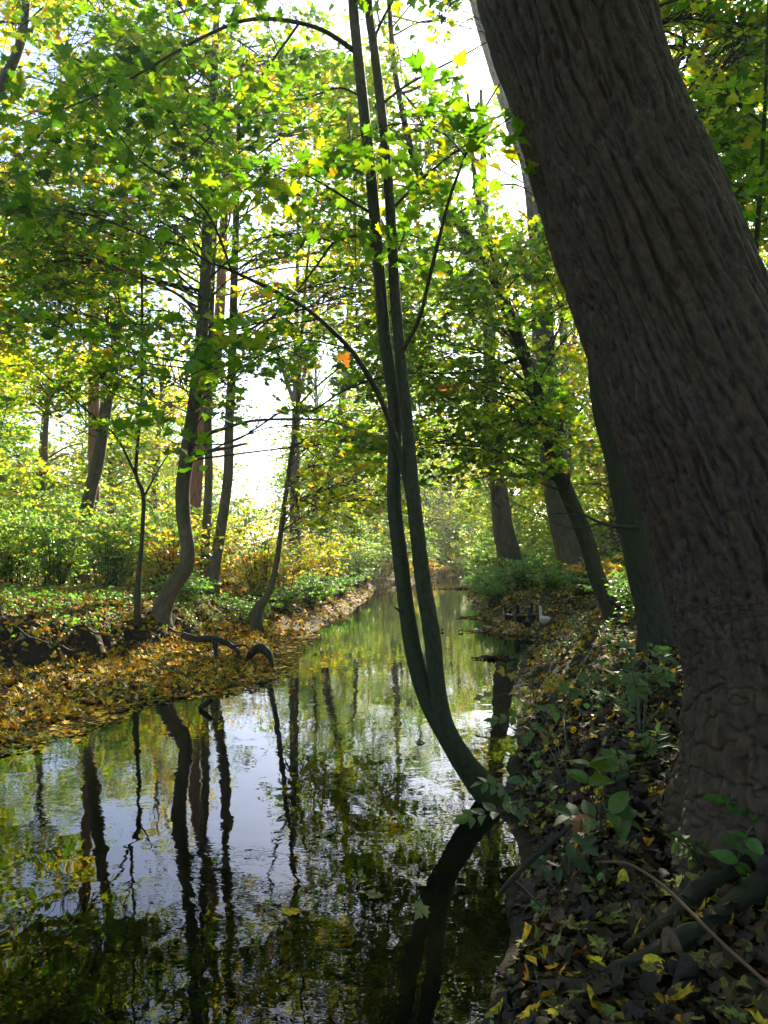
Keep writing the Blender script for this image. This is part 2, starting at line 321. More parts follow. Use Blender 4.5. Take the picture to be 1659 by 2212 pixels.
class MB:
    def __init__(s): s.V = []; s.Q = []; s.T = []; s.B = []; s.n = 0
    def add(s, t):
        V, F, C, bk = t; s.V.append(V); s.Q.append(F + s.n); s.T.append(C + s.n); s.B.append(bk); s.n += len(V)
    def build(s, name, mat, parent=None, smooth=True):
        if not s.V: return None
        return mesh_obj(name, np.vstack(s.V), [np.vstack(s.Q), np.vstack(s.T)], mat, parent, smooth=smooth, bk=np.vstack(s.B))
def ppath(pts):      # [(X, Y, d, width_px)] -> 3-D path + radius
    P = np.array([at(a[0], a[1], a[2]) for a in pts]); r = np.array([a[3] * .5 * a[2] / FPX for a in pts]); return np.column_stack([P, r])
def limb(pts, n=24, sides=8, rough=.05, seed=0):
    q = smooth_path(ppath(pts), n); return tube(q[:, :3], np.maximum(q[:, 3], .002), sides, rough, seed)
def local(o, parent):      # parts are modelled in world space: keep them there under a moved parent
    o.location = [-v for v in parent.location]
    return o

# places the sun must reach through the canopy, and clear gaps of sky in it
SUN_SPOTS = [((-5.6, 13.7, .8), .85), ((-6.6, 15, .9), .7), ((-4.1, 14.6, .9), .6), ((-7.4, 14.2, .9), .6), ((-4.9, 12.4, .8), .7), ((1.9, 9.6, .5), .3), ((3.3, 11.2, .6), .4), ((-4.5, 12.1, .8), .55), ((-3.95, 11.3, .7), .42), ((-5.2, 13.1, .8), .5), ((-6.0, 14.2, .8), .5), ((-2.6, 12.6, .3), .3), ((-3.15, 13.1, 1.3), .25), ((2.7, 10.3, .6), .35), ((2.9, 38, 1.0), 2.2), ((-3.5, 17, 1.2), .8), ((-2.3, 13, 1.4), .3),
             ((-5.2, 15, 1.3), .6), ((-1.2, 18, .9), .7), ((1.5, 11.5, .6), .2), ((-1.5, 23, 1.2), 1.0)]
GAPS = [(1085, 230, 80, 170), (1120, 400, 35, 70), (1110, 300, 20, 30), (1030, 60, 55, 70), (585, 985, 64, 98), (545, 870, 36, 50), (590, 860, 25, 45), (700, 800, 30, 60), (85, 165, 50, 55), (40, 110, 40, 30), (420, 170, 25, 20), (60, 930, 55, 40),
        (1290, 800, 22, 60), (385, 800, 22, 30), (165, 80, 40, 30), (1000, 400, 30, 35), (930, 480, 22, 26), (335, 960, 30, 40), (620, 590, 35, 25), (530, 1040, 50, 30), (1150, 420, 20, 60), (880, 20, 15, 20)]
def keep_mask(P, near=False):
    k = np.ones(len(P), bool)
    for q, r in SUN_SPOTS:
        d = P - np.array(q); s = d @ SUN_DIR; e = np.linalg.norm(d - s[:, None] * SUN_DIR, axis=1)
        k &= ~((s > .6) & (e < r * (.8 + .4 * rng.random(len(P)))))
    if not near:
        v = P - CAM; yy = np.maximum(v[:, 1], .1)
        cp, sp = math.cos(PITCH), math.sin(PITCH)
        dep = v[:, 1] * cp + v[:, 2] * sp; up = -v[:, 1] * sp + v[:, 2] * cp
        X = 829.5 + FPX * v[:, 0] / np.maximum(dep, .1); Y = 1106 - FPX * up / np.maximum(dep, .1)
        for gx, gy, a, b in GAPS:
            e = ((X - gx) / a) ** 2 + ((Y - gy) / b) ** 2
            k &= ~((e < .5 + 1.0 * fbm(np.stack([X / 28, Y / 28, 0 * X], -1), 2, 3)) & (v[:, 1] > 2) & (rng.random(len(P)) > .06))
    return k

# ------------------------------------------------------------------ foliage sprays
G_ = (.13, .33, .006); YG = (.54, .62, .008); LG = (.25, .47, .008); YE = (.85, .62, .015); OR = (.60, .24, .03); DG = (.05, .13, .02); BR = (.22, .11, .05)
PAL_GREEN = [(G_, 4), (LG, 5), (YG, 3.2), (DG, .6), (YE, .4), (OR, .05)]
PAL_MIX = [(G_, 1), (LG, 3.5), (YG, 5), (YE, 2), (OR, .2)]
PAL_YELLOW = [(YG, 4), (YE, 5), (LG, 1.5), (OR, .9)]
PAL_DARK = [(G_, 5), (DG, 1), (LG, 4.5), (YG, 1.6), (YE, .2)]
def sprays(O, D, L, n, size, pal, name, parent, tmpl, mat, near=False, twig_r=.0025, hang=.18, tilt=.55, twigs=True):
    S = len(O); D = norm(D); lat = norm(np.cross(D, [0, 0, 1.0]))
    k = np.arange(n); t = (k + .7) / n
    side = np.where(k % 2, 1.0, -1.0)
    tt = t[None] + rng.normal(0, .04, (S, n)); off = (.10 + .20 * (1 - tt)) * rng.uniform(.3, 1.15, (S, n)) * side[None]
    P = O[:, None] + D[:, None] * (L[:, None] * tt)[..., None] + lat[:, None] * (off * L[:, None])[..., None]
    P[..., 2] -= hang * L[:, None] * tt ** 2 + rng.uniform(0, .05, (S, n))
    tl = rng.normal(0, .16, (S, 2))
    Nn = np.stack([tl[:, None, 0] + rng.normal(0, tilt, (S, n)), tl[:, None, 1] + rng.normal(0, tilt, (S, n)), np.ones((S, n))], -1)
    H = D[:, None] * .7 + lat[:, None] * side[None, :, None] * rng.uniform(.2, 1.2, (S, n))[..., None]; H = H + rng.normal(0, .2, H.shape); H[..., 2] -= .25
    cs = pick(pal, S, .12)[:, None]; cl = pick(pal, S * n, .16).reshape(S, n, 3); mixw = (rng.random((S, n, 1)) < .6)
    C = np.where(mixw, cs * (1 + rng.normal(0, .12, (S, n, 1))), cl)
    P = P.reshape(-1, 3); m = keep_mask(P, near); sz = size * rng.uniform(.6, 1.2, S * n)
    extra = None
    if twigs:
        ts = np.linspace(0, 1, 4); Q = O[:, None] + D[:, None] * (L[:, None] * ts)[..., None]; Q[..., 2] -= hang * L[:, None] * ts ** 2
        r = twig_r * (1.3 - ts)[None, :, None]
        up = np.cross(lat, D); ring = []
        for a in (0, 2.094, 4.189): ring.append(Q + r * (math.cos(a) * lat[:, None] + math.sin(a) * up[:, None]))
        V = np.stack(ring, 2).reshape(S, 12, 3); base = []
        for s_ in range(3):
            for q in range(3): base.append([s_ * 3 + q, s_ * 3 + (q + 1) % 3, s_ * 3 + 3 + (q + 1) % 3, s_ * 3 + 3 + q])
        km = keep_mask(O, near); V = V[km]
        base = np.array(base); F = (base[None] + (np.arange(len(V)) * 12)[:, None, None]).reshape(-1, 4); extra = (V.reshape(-1, 3), F)
    return leaves_mesh(name, P[m], Nn.reshape(-1, 3)[m], H.reshape(-1, 3)[m], sz[m], np.clip(C.reshape(-1, 3)[m], .004, .9), tmpl, mat, parent, extra=extra)
def in_blob(c, r, n):
    v = norm(rng.normal(0, 1, (n, 3))) * rng.random((n, 1)) ** .4; return np.array(c) + v * np.array(r)
def crown_from_blobs(parent, blobs, trunk_pts, leaf, pal, tmpl, name='crown', L=(.5, 1.0), nleaf=14, mat=None, near=False, bark=None, sprd=1.0, limbs=True):
    """blobs: (X, Y, d, rX, rY, n); every blob is reached by a limb from the trunk"""
    O = []; D = []; res = []; tp = np.asarray(trunk_pts)
    for (X, Y, d, rX, rY, n) in blobs:
        c = at(X, Y, d); rx = rX * d / FPX; rz = rY * d / FPX
        p = in_blob(c, (rx, max(rx * .8, .3) * sprd, rz), n)
        zt = np.clip(c[2] - rx * .8, tp[0, 2], tp[-1, 2]); i = np.argmin(np.abs(tp[:, 2] - zt)); a = tp[i]
        mid = (a + c) / 2 + np.array([0, 0, .06 * np.linalg.norm(c - a)]) + rng.normal(0, .09, 3) * np.linalg.norm(c - a)
        if limbs:
            q = smooth_path([a, mid, c], 12); ln = np.linalg.norm(c - a); r0 = min(.007 + .0045 * ln, .05); bm = MB()
            bm.add(tube(q, np.linspace(r0, .006, 12), 6, .05, n))
            for w in p[:: max(1, n // 7)]:
                s = q[rng.integers(5, 11)]; bm.add(tube(smooth_path([s, (s + w) / 2 + [0, 0, .1], w], 6), np.linspace(.008, .004, 6), 4))
            res.append(bm.build('branch', bark or M_TWIG, parent))
        out = p - (a * .5 + c * .5); out[:, 2] *= .5; out = norm(out) + rng.normal(0, .5, p.shape) * np.array([1, 1, .6])
        O.append(p); D.append(out)
    O = np.vstack(O); D = np.vstack(D); Ls = rng.uniform(L[0], L[1], len(O))
    res.append(sprays(O, D, Ls, nleaf, leaf, pal, name, parent, tmpl, mat or M_LEAF, near)); return res
def spread(rect, n, d, r=(60, 120), flat=.75, ns=10):
    """random blobs over a region (x0,x1,y0,y1) at depth range d"""
    x0, x1, y0, y1 = rect; b = []
    for _ in range(n):
        rr = random.uniform(*r); b.append((random.uniform(x0, x1), random.uniform(y0, y1), random.uniform(*d), rr, rr * flat, ns))
    return b
def finish(root, parts):
    for p in parts:
        if p is not None: local(p, root)
def trunk_tree(label, path, bark, crown=None, name='tree', cat='tree', group=None, sides=16, n=60, rough=.06, flare=1.5, top=None, branches=(), seed=1, extra=0):
    """path [(X, Y, d, w)] from the base upward"""
    q = ppath(path)
    if top is not None:
        last = q[-1].copy(); dirv = norm(q[-1, :3] - q[-2, :3]); h = top - last[2]
        dirv = norm(dirv * [1, 1, 1] + [0, 0, .35]); q = np.vstack([q, [*(last[:3] + dirv * h * .5), last[3] * .7], [*(last[:3] + dirv * h + [0, 0, h * .1]), last[3] * .25]])
    b = q[0].copy(); gz = float(ground_z(b[0], b[1])); b0 = b.copy(); b0[2] = min(b[2], gz) - .25; b0[3] *= 1.15
    q = np.vstack([b0, q]); q = smooth_path(q, n); q[:, 3] = np.maximum(q[:, 3], .004)
    h = q[:, 2] - q[0, 2]; r = q[:, 3] * (1 + (flare - 1) * np.exp(-(h / (q[0, 3] * 4 + .05)) ** 1.0))
    root = thing(name, (b[0], b[1], gz), label, cat, group)
    V, F, C, bk = tube(q[:, :3], r, sides, rough, seed); o = mesh_obj('trunk', V, [F, C], bark, root, smooth=True, bk=bk)
    parts = [o]
    for bp_ in branches:
        m = MB(); m.add(limb(bp_, 30, 7, .06, seed)); parts.append(m.build('branch', bark, root))
    if crown: parts += crown_from_blobs(root, trunk_pts=q[:, :3], **crown)
    finish(root, parts); return root, q

# ================================================================== BIG LEANING TREE (foreground right)
ROOTS = []
def big_tree():
    M_BIG = mat_big()
    d = 3.75
    # centreline and half widths read at this depth
    pts = [(1790, 2020, 3.55, 760), (1775, 1850, 3.58, 690), (1758, 1700, 3.6, 600), (1735, 1560, 3.62, 520), (1715, 1440, 3.65, 465), (1672, 1270, 3.7, 450), (1610, 1080, 3.7, 440), (1545, 900, 3.7, 428), (1462, 700, 3.72, 405),
           (1395, 520, 3.75, 392), (1325, 340, 3.8, 372), (1258, 150, 3.85, 352), (1202, -10, 3.9, 342), (1120, -280, 4.0, 325)]
    q = ppath(pts); last = q[-1, :3]
    q = np.vstack([q, [*(last + [-.8, .3, 2.2]), .26], [*(last + [-1.2, .5, 5.0]), .2], [*(last + [-1.3, .8, 8.5]), .1]])
    n = 620; L = np.linalg.norm(np.diff(q[:14, :3], axis=0), axis=1).sum()
    cut = (L + .3) / np.linalg.norm(np.diff(q[:, :3], axis=0), axis=1).sum()
    lo = smooth_path(q, 0, np.r_[np.linspace(0, cut, 960), np.linspace(cut, 1, 60)[1:]])
    V, F, C, bk = tube(lo[:, :3], lo[:, 3], 430, 0)
    m = len(V) - 2; sides = 430; nn = len(lo)
    Vv = V[:m].reshape(nn, sides, 3); ctr = lo[:, None, :3]; out = norm(Vv - ctr); B = bk[:m].reshape(nn, sides, 3)
    th = np.arctan2(B[..., 1], B[..., 0]); ln = B[..., 2]; r0 = .38
    cyl = np.stack([np.cos(th) * r0, np.sin(th) * r0, ln], -1)
    # slight spiral and warping of the grain
    tw = th + ln * .10 + (fbm(cyl * [1.5, 1.5, .9], 2, 21) - .5) * .35
    c2 = np.stack([np.cos(tw) * r0, np.sin(tw) * r0, ln], -1)
    base = sstep((1.55 - (ln - .2)) / .9)          # cracked plates near the foot
    f1 = fbm(c2 * [23, 23, 1.9], 2, 31); f2 = fbm(c2 * [36, 36, 5] + 9, 2, 37); f3 = fbm(c2 * [9, 9, 10] + 4, 3, 43)
    g1 = np.exp(-(np.abs(f1 - .5) / .062) ** 1.2); g2 = np.exp(-(np.abs(f2 - .5) / .05) ** 1.5); g3 = np.exp(-(np.abs(f3 - .5) / .03) ** 1.5)
    fine = fbm(c2 * [60, 60, 22], 3, 51) - .5
    ph = 30 * tw + 9.0 * (fbm(c2 * [3.2, 3.2, 1.5], 3, 71) - .5) + 2.2 * (fbm(c2 * [14, 14, 7], 2, 73) - .5)
    gr = np.abs(np.sin(ph / 2)); g1 = np.exp(-(gr / .27) ** 1.9) * sstep((vnoise(c2 * [8, 8, 2.6], 75) - .12) / .25); g1 = np.maximum(g1, .8 * np.exp(-(np.abs(f1 - .5) / .035) ** 1.3))
    g4 = np.exp(-(np.abs(fbm(c2 * [11, 11, 13] + 2, 3, 47) - .5) / .022) ** 1.5)
    h = -.034 * g1 * (1 - .45 * base) - .009 * g2 - .0035 * g4 - .020 * g3 * base + .008 * fine + .012 * (f1 - .5)
    big = (fbm(cyl * [2.6, 2.6, 1.3], 3, 61) - .5)
    h = h + .05 * big * (1 + 1.2 * base)
    # buttress lobes at the foot
    foot = np.exp(-np.maximum(ln - .15, 0) / .42)
    h = h + foot * .10 * (np.cos(th * 5 + 1.3) + .5 * np.cos(th * 3 + .4))
    # old bulges and scars on the trunk
    for (a, l, s, amp) in ((4.9, 3.1, .10, .03), (5.6, 4.2, .16, .035), (3.8, 2.4, .14, .03), (0.3, 3.3, .18, .06), (5.2, 1.25, .2, .05)):
        dd = ((np.angle(np.exp(1j * (th - a))) * r0) ** 2 + (ln - l) ** 2) / s ** 2; h = h + amp * np.exp(-dd)
    Vv = Vv + out * h[..., None]; V[:m] = Vv.reshape(-1, 3); bk = bk.copy(); bk[:m] = np.stack([np.cos(tw) * r0, np.sin(tw) * r0, ln], -1).reshape(-1, 3); furr = np.zeros(len(V)); furr[:m] = np.clip(g1 * (vnoise(cyl * [5, 5, 2], 88) > .42) * (1 - base), 0, 1).ravel()
    x, y = q[1, 0], q[1, 1]; root = thing('leaning_tree', (x, y, float(ground_z(x, y))), 'huge dark trunk with deeply furrowed bark leaning over the right bank in the foreground', 'tree')
    parts = [mesh_obj('trunk', V, [F, C], M_BIG, root, smooth=True, bk=bk)]
    fa = parts[0].data.attributes.new('furrow', 'FLOAT', 'POINT'); fa.data.foreach_set('value', furr.astype(np.float32))
    # surface roots
    def rt(pts, seed):
        p = np.array([[*at(a, b, c), w] for a, b, c, w in pts]); s = smooth_path(p, 60); gz_ = ground_z(s[:, 0], s[:, 1]); s[:, 2] = gz_ + s[:, 3] * .55 + .028; ROOTS.append(s.copy())
        k = MB(); s[:, 2] += (vnoise(np.stack([s[:, 0] * 14, s[:, 1] * 14, 0 * s[:, 0] + seed], -1), seed) - .62) * .035; k.add(tube(s[:, :3], s[:, 3], 22, .28, seed)); return k.build('root', M_DEAD, root)
    parts.append(rt([(1590, 1830, 3.2, .06), (1530, 1836, 3.1, .042), (1470, 1838, 3.02, .034), (1430, 1855, 2.96, .03), (1385, 1862, 2.9, .024), (1350, 1890, 2.86, .014)], 3))
    parts.append(rt([(1660, 1895, 2.98, .055), (1590, 1915, 2.9, .04), (1540, 1938, 2.85, .034), (1480, 1946, 2.8, .036), (1420, 1962, 2.75, .033), (1370, 1968, 2.72, .03), (1320, 1990, 2.68, .02), (1285, 2020, 2.65, .01)], 4))
    parts.append(rt([(1475, 1945, 2.8, .022), (1445, 1925, 2.83, .018), (1415, 1912, 2.86, .012), (1380, 1905, 2.88, .006)], 6))
    parts.append(rt([(1720, 1880, 3.0, .07), (1690, 1916, 2.92, .045), (1730, 1945, 2.82, .036), (1800, 1965, 2.74, .035), (1900, 2000, 2.66, .035)], 5))
    # crown high above the frame, unseen, thickened and widened to shade the foreground
    tp = lo[::15, :3]
    bl = [(random.uniform(-1.6, 4.2), random.uniform(.5, 12), random.uniform(8.5, 14)) for _ in range(40)]
    O = []; D = []
    for c in bl:
        c = np.array(c); p = in_blob(c, (1.5, 1.5, .8), 16); a = tp[np.argmin(np.abs(tp[:, 2] - (c[2] - 1.2)))]
        s = smooth_path([a, (a + c) / 2 + [0, 0, .3], c], 12); bm = MB(); bm.add(tube(s, np.linspace(.07, .015, 12), 7, .1)); parts.append(bm.build('branch', M_BIGLIMB, root)); O.append(p); D.append(norm(p - a + rng.normal(0, .4, p.shape)) * [1, 1, .3])
    O = np.vstack(O); parts.append(sprays(O, np.vstack(D), rng.uniform(.6, 1.1, len(O)), 14, .13, PAL_GREEN, 'crown', root, LOW, M_LEAF)); finish(root, parts)
big_tree()

# ================================================================== TWIN STEMMED MAPLE on the water's edge
def twin_maple():
    d = 5.5
    A = [(1078, 1750, 5.5, 60), (1046, 1708, 5.5, 55), (1006, 1655, 5.5, 47), (964, 1588, 5.5, 42), (926, 1518, 5.5, 38), (898, 1430, 5.5, 37), (880, 1330, 5.5, 35), (864, 1200, 5.5, 33), (851, 1080, 5.5, 31), (853, 950, 5.5, 29), (850, 860, 5.5, 28),
         (832, 740, 5.5, 27), (818, 580, 5.5, 26), (803, 400, 5.5, 25), (786, 240, 5.5, 24), (771, 100, 5.5, 23), (760, -40, 5.5, 21), (745, -400, 5.5, 16), (735, -800, 5.5, 8)]
    B = [(1085, 1745, 5.52, 56), (1050, 1700, 5.5, 52), (1004, 1645, 5.48, 45), (962, 1570, 5.46, 40), (944, 1480, 5.44, 36), (934, 1380, 5.42, 36), (916, 1270, 5.42, 34), (900, 1140, 5.42, 32), (888, 1030, 5.42, 30), (880, 920, 5.42, 28), (869, 820, 5.42, 26),
         (862, 740, 5.44, 24), (852, 620, 5.48, 23), (846, 500, 5.5, 22), (836, 360, 5.5, 21), (822, 220, 5.5, 20), (806, 90, 5.5, 19), (795, 0, 5.5, 18), (780, -300, 5.5, 14), (790, -700, 5.5, 7)]
    base = at(1080, 1720, 5.5); root = thing('twin_stemmed_maple', (base[0], base[1], 0), 'slender maple with two dark curved stems rising from the water edge in the middle', 'tree')
    parts = []
    for P_, s in ((A, 1), (B, 2)):
        q = smooth_path(ppath(P_), 200); r = q[:, 3].copy()
        L = np.cumsum(np.r_[0, np.linalg.norm(np.diff(q[:, :3], axis=0), axis=1)])
        for k in np.arange(.5, 9, .42): r *= 1 + .07 * np.exp(-((L - k - .07 * math.sin(k * 9)) / .02) ** 2)      # old node rings
        V, F, C, bk = tube(q[:, :3], r, 24, .07, s); parts.append(mesh_obj('stem', V, [F, C], M_MAPLE, root, smooth=True, bk=bk))
    br = [
        [(884, 1075, 5.42, 16), (868, 1000, 5.4, 14), (845, 920, 5.35, 13), (820, 857, 5.3, 12), (793, 808, 5.2, 11.5), (762, 760, 5.15, 11), (715, 712, 5.1, 10), (660, 665, 5.0, 9), (600, 632, 5.0, 8.5), (500, 585, 4.9, 7), (450, 565, 4.9, 6), (390, 530, 4.8, 5), (325, 515, 4.8, 4), (200, 465, 4.7, 3), (90, 450, 4.6, 2)],
        [(500, 587, 4.9, 6), (475, 515, 4.85, 5.5), (440, 450, 4.8, 5), (375, 395, 4.7, 4.5), (300, 345, 4.7, 4), (250, 280, 4.6, 3.5), (220, 225, 4.6, 3), (175, 165, 4.5, 2)],
        [(765, 110, 5.5, 13), (720, 78, 5.4, 11), (675, 57, 5.3, 10), (600, 42, 5.2, 9), (525, 45, 5.1, 8), (450, 75, 5.0, 7), (375, 115, 4.9, 6), (300, 160, 4.8, 5), (225, 200, 4.8, 4), (125, 240, 4.7, 3), (30, 270, 4.6, 2)],
        [(645, 52, 5.25, 6), (575, 150, 5.2, 5), (525, 215, 5.2, 4.5), (475, 270, 5.1, 4), (425, 325, 5.1, 3), (350, 380, 5.0, 2)],
        [(800, 522, 5.5, 8), (760, 510, 5.4, 6.5), (720, 525, 5.3, 6), (690, 565, 5.3, 5), (640, 630, 5.2, 4.5), (560, 710, 5.1, 4), (450, 790, 5.0, 3), (330, 850, 5.0, 2)],
        [(797, 457, 5.5, 7), (750, 430, 5.5, 6), (710, 405, 5.5, 5), (650, 375, 5.5, 4), (560, 360, 5.5, 3), (470, 375, 5.5, 2)],
        [(870, 757, 5.42, 10), (905, 690, 5.3, 9), (932, 581, 5.1, 8), (955, 490, 5.0, 7.5), (975, 416, 4.8, 7), (1005, 336, 4.6, 6), (1024, 275, 4.5, 5), (1082, 177, 4.4, 4), (1120, 120, 4.4, 3)],
        [(848, 450, 5.5, 7), (914, 385, 5.5, 6), (981, 330, 5.5, 5), (1050, 290, 5.5, 4), (1115, 245, 5.5, 3)],
        [(824, 226, 5.5, 7), (870, 190, 5.4, 6), (923, 159, 5.3, 5), (1000, 120, 5.3, 4), (1049, 92, 5.3, 3)],
        [(806, 90, 5.5, 7), (825, 45, 5.4, 6), (850, 0, 5.3, 5), (900, -80, 5.2, 3)],
        [(852, 560, 5.5, 5), (868, 520, 5.5, 4), (890, 470, 5.5, 3), (940, 430, 5.5, 2)],
        [(885, 1330, 5.5, 9), (868, 1322, 5.45, 7), (852, 1312, 5.4, 3)],
        [(783, 210, 5.5, 5), (730, 190, 5.4, 4), (650, 215, 5.3, 3), (560, 210, 5.3, 2)],
        [(690, 690, 5.1, 4), (600, 700, 5.0, 3), (450, 690, 4.9, 2.5), (300, 700, 4.9, 2), (180, 670, 4.9, 1.5)],
        [(755, 752, 5.15, 4), (650, 735, 5.1, 3.5), (560, 770, 5.1, 3), (470, 830, 5.1, 2), (360, 900, 5.0, 1.5)],
        [(752, 250, 5.45, 2.4), (765, 400, 5.45, 2.2), (768, 560, 5.4, 2), (770, 720, 5.4, 1.5)],
        [(300, 345, 4.7, 3), (330, 300, 4.6, 2.5), (420, 260, 4.5, 2), (480, 180, 4.5, 1.5)],
    ]
    for i, b in enumerate(br):
        m = MB(); m.add(limb(b, 40, 8, .08, i)); parts.append(m.build('branch', M_TWIG if b[0][3] < 14 else M_MAPLE, root))
    # leafy sprays along those branches
    O = []; D = []
    for i, b in enumerate(br):
        if i in (11,): continue
        q = smooth_path(ppath(b), 60)[:, :3]; T = np.gradient(q, axis=0)
        lo = 14 if i in (0, 2, 6) else 8
        cnt = {0: 15, 1: 15, 2: 16, 6: 5, 7: 5, 8: 5, 9: 4}.get(i, 7)
        for k in rng.integers(lo, 60, cnt):
            t = norm(T[k]); s = norm(np.cross(t, [0, 0, 1.])) * random.choice((-1, 1)); O.append(q[k]); D.append(norm(t * .6 + s * random.uniform(.3, 1.2)) * [1, 1, .3] + [0, 0, random.uniform(-.15, .1)])
    for (X, Y, dd, rX, rY, n) in [(120, 90, 5.2, 190, 110, 12), (90, 300, 5, 150, 60, 12), (60, 420, 5, 110, 80, 8), (330, 130, 5.3, 120, 90, 6), (30, 640, 4.8, 70, 90, 3), (330, 920, 4.6, 60, 40, 2), (60, 880, 4.6, 50, 40, 2)]:
        p = in_blob(at(X, Y, dd), (rX * dd / FPX, .5, rY * dd / FPX), n); O += list(p); D += list(norm(rng.normal(0, 1, (n, 3))) * [1, 1, .2])
    O = np.array(O); parts.append(sprays(O, np.array(D), rng.uniform(.4, .75, len(O)), 12, .08, PAL_DARK, 'foliage', root, MAPLE_HI, M_LEAF_NEAR, near=False, twig_r=.002))
    # big leaves hanging nearer to the lens across the upper middle
    O = []; D = []
    for (X, Y, dd, ux) in [(760, 290, 3.9, .9), (850, 255, 3.8, .9), (930, 262, 3.7, .8), (870, 300, 3.7, -.8), (985, 300, 3.6, .5), (940, 240, 3.8, .7), (720, 330, 3.8, -.9), (650, 420, 3.8, -.9), (1000, 325, 3.8, .5), (900, 215, 4.0, .9), (600, 380, 3.9, -.7)]:
        O.append(at(X, Y, dd)); D.append((ux, random.uniform(-.5, .3), random.uniform(-.1, .1)))
    parts.append(sprays(np.array(O), np.array(D), rng.uniform(.28, .42, len(O)), 10, .085, [(G_, 5), (LG, 3), (YG, .8)], 'foliage', root, MAPLE_HI, M_LEAF_NEAR, near=True, twig_r=.002))
    for p_ in [[(1005, 336, 4.6, 5), (960, 290, 4.2, 4), (900, 270, 3.9, 3), (820, 275, 3.8, 2.5), (700, 335, 3.8, 2)]]:
        m = MB(); m.add(limb(p_, 30, 6)); parts.append(m.build('branch', M_TWIG, root))
    finish(root, parts)
twin_maple()

# ================================================================== TREES THAT CAN BE TOLD APART
# left bank
trunk_tree('crooked grey green trunk with a swollen knee at its foot on the left bank', [(350, 1318, 13.2, 38), (374, 1265, 13.2, 33), (400, 1226, 13.2, 35), (405, 1180, 13.2, 30), (395, 1110, 13.2, 30), (396, 1040, 13.2, 31), (408, 960, 13.2, 32), (419, 880, 13.2, 29), (430, 790, 13.2, 28), (438, 690, 13.2, 27), (446, 560, 13.3, 24), (450, 420, 13.4, 22), (456, 280, 13.5, 19), (465, 100, 13.5, 16)],
    M_GREY, top=11.5, name='crooked_maple', n=140, flare=1.15, rough=.12, seed=4,
    branches=[[(412, 955, 13.2, 15), (425, 945, 13.1, 11), (486, 925, 12.9, 8), (545, 909, 12.6, 6.5), (645, 905, 12.3, 5), (709, 910, 12, 4), (766, 928, 11.8, 3), (830, 950, 11.6, 2)],
              [(412, 985, 13.2, 16), (430, 978, 13.1, 12), (486, 968, 13, 8), (533, 958, 12.8, 5)],
              [(432, 800, 13.2, 10), (470, 760, 13, 6), (560, 700, 12.6, 5), (680, 640, 12.2, 3)],
              [(440, 700, 13.2, 10), (390, 640, 13, 7), (300, 600, 12.6, 5), (200, 560, 12.2, 3)]],
    crown=dict(blobs=spread((120, 760, 60, 520), 40, (11.5, 17), ns=15) + spread((100, 800, 450, 820), 34, (11.5, 15), ns=12) + spread((450, 800, 870, 960), 4, (11.4, 13), r=(40, 70), flat=.5, ns=7) + spread((100, 800, -300, 50), 8, (11, 15), ns=11),
               leaf=.108, pal=PAL_GREEN, tmpl=MAPLE_MID, L=(.5, 1.0), nleaf=16))
trunk_tree('thin dark sapling with a kinked stem left of the crooked trunk', [(298, 1268, 12.6, 14), (305, 1190, 12.6, 10), (309, 1120, 12.6, 9), (309, 1065, 12.6, 10), (294, 1026, 12.6, 8), (298, 956, 12.6, 7), (304, 880, 12.6, 6), (307, 760, 12.6, 6), (306, 600, 12.6, 5), (300, 420, 12.6, 4)],
    M_MAPLE, name='sapling', n=60, sides=8, flare=1.4, rough=.1, seed=5,
    branches=[[(295, 1030, 12.6, 6), (253, 946, 12.3, 5), (206, 903, 12.1, 4.5), (136, 841, 11.8, 4), (97, 810, 11.6, 3), (39, 756, 11.4, 2)], [(310, 1075, 12.6, 5), (345, 1010, 12.5, 3), (380, 960, 12.4, 2)]],
    crown=dict(blobs=spread((60, 340, 600, 920), 9, (11.3, 12.8), r=(40, 70), ns=9), leaf=.11, pal=PAL_GREEN, tmpl=MAPLE_MID, L=(.35, .7), nleaf=10))
trunk_tree('slim bent young tree curving up from the leafy bank left of the twin stems', [(556, 1318, 15.2, 22), (580, 1284, 15.2, 14), (597, 1217, 15.2, 12), (611, 1115, 15.2, 11), (626, 1004, 15.2, 9.5), (642, 884, 15.2, 8), (651, 737, 15.2, 7), (665, 560, 15.2, 5), (690, 380, 15.2, 4)],
    M_GREY, name='bent_young_tree', n=70, sides=10, flare=1.4, rough=.06, seed=6,
    branches=[[(617, 1085, 15.2, 5), (650, 1080, 15, 4), (700, 1100, 14.8, 3), (760, 1120, 14.6, 2)], [(640, 880, 15.2, 5), (690, 830, 15, 4), (740, 790, 14.8, 3)]],
    crown=dict(blobs=spread((520, 860, 560, 800), 8, (14, 16), ns=10) + spread((640, 900, 900, 1120), 14, (14, 16), r=(40, 80), ns=11), leaf=.12, pal=PAL_MIX, tmpl=MAPLE_MID, L=(.45, .85), nleaf=12))
trunk_tree('straight red brown trunk at the far left behind the leaning grey one', [(203, 1150, 24, 27), (203, 1057, 24, 25), (203, 900, 24, 24), (203, 720, 24, 23), (206, 500, 24, 20)], M_RED, top=16, name='red_barked_tree', group=None, n=50, flare=1.2,
    crown=dict(blobs=spread((0, 400, 100, 700), 18, (22, 28), ns=11), leaf=.17, pal=PAL_MIX, tmpl=LOW, L=(.8, 1.4), nleaf=14))
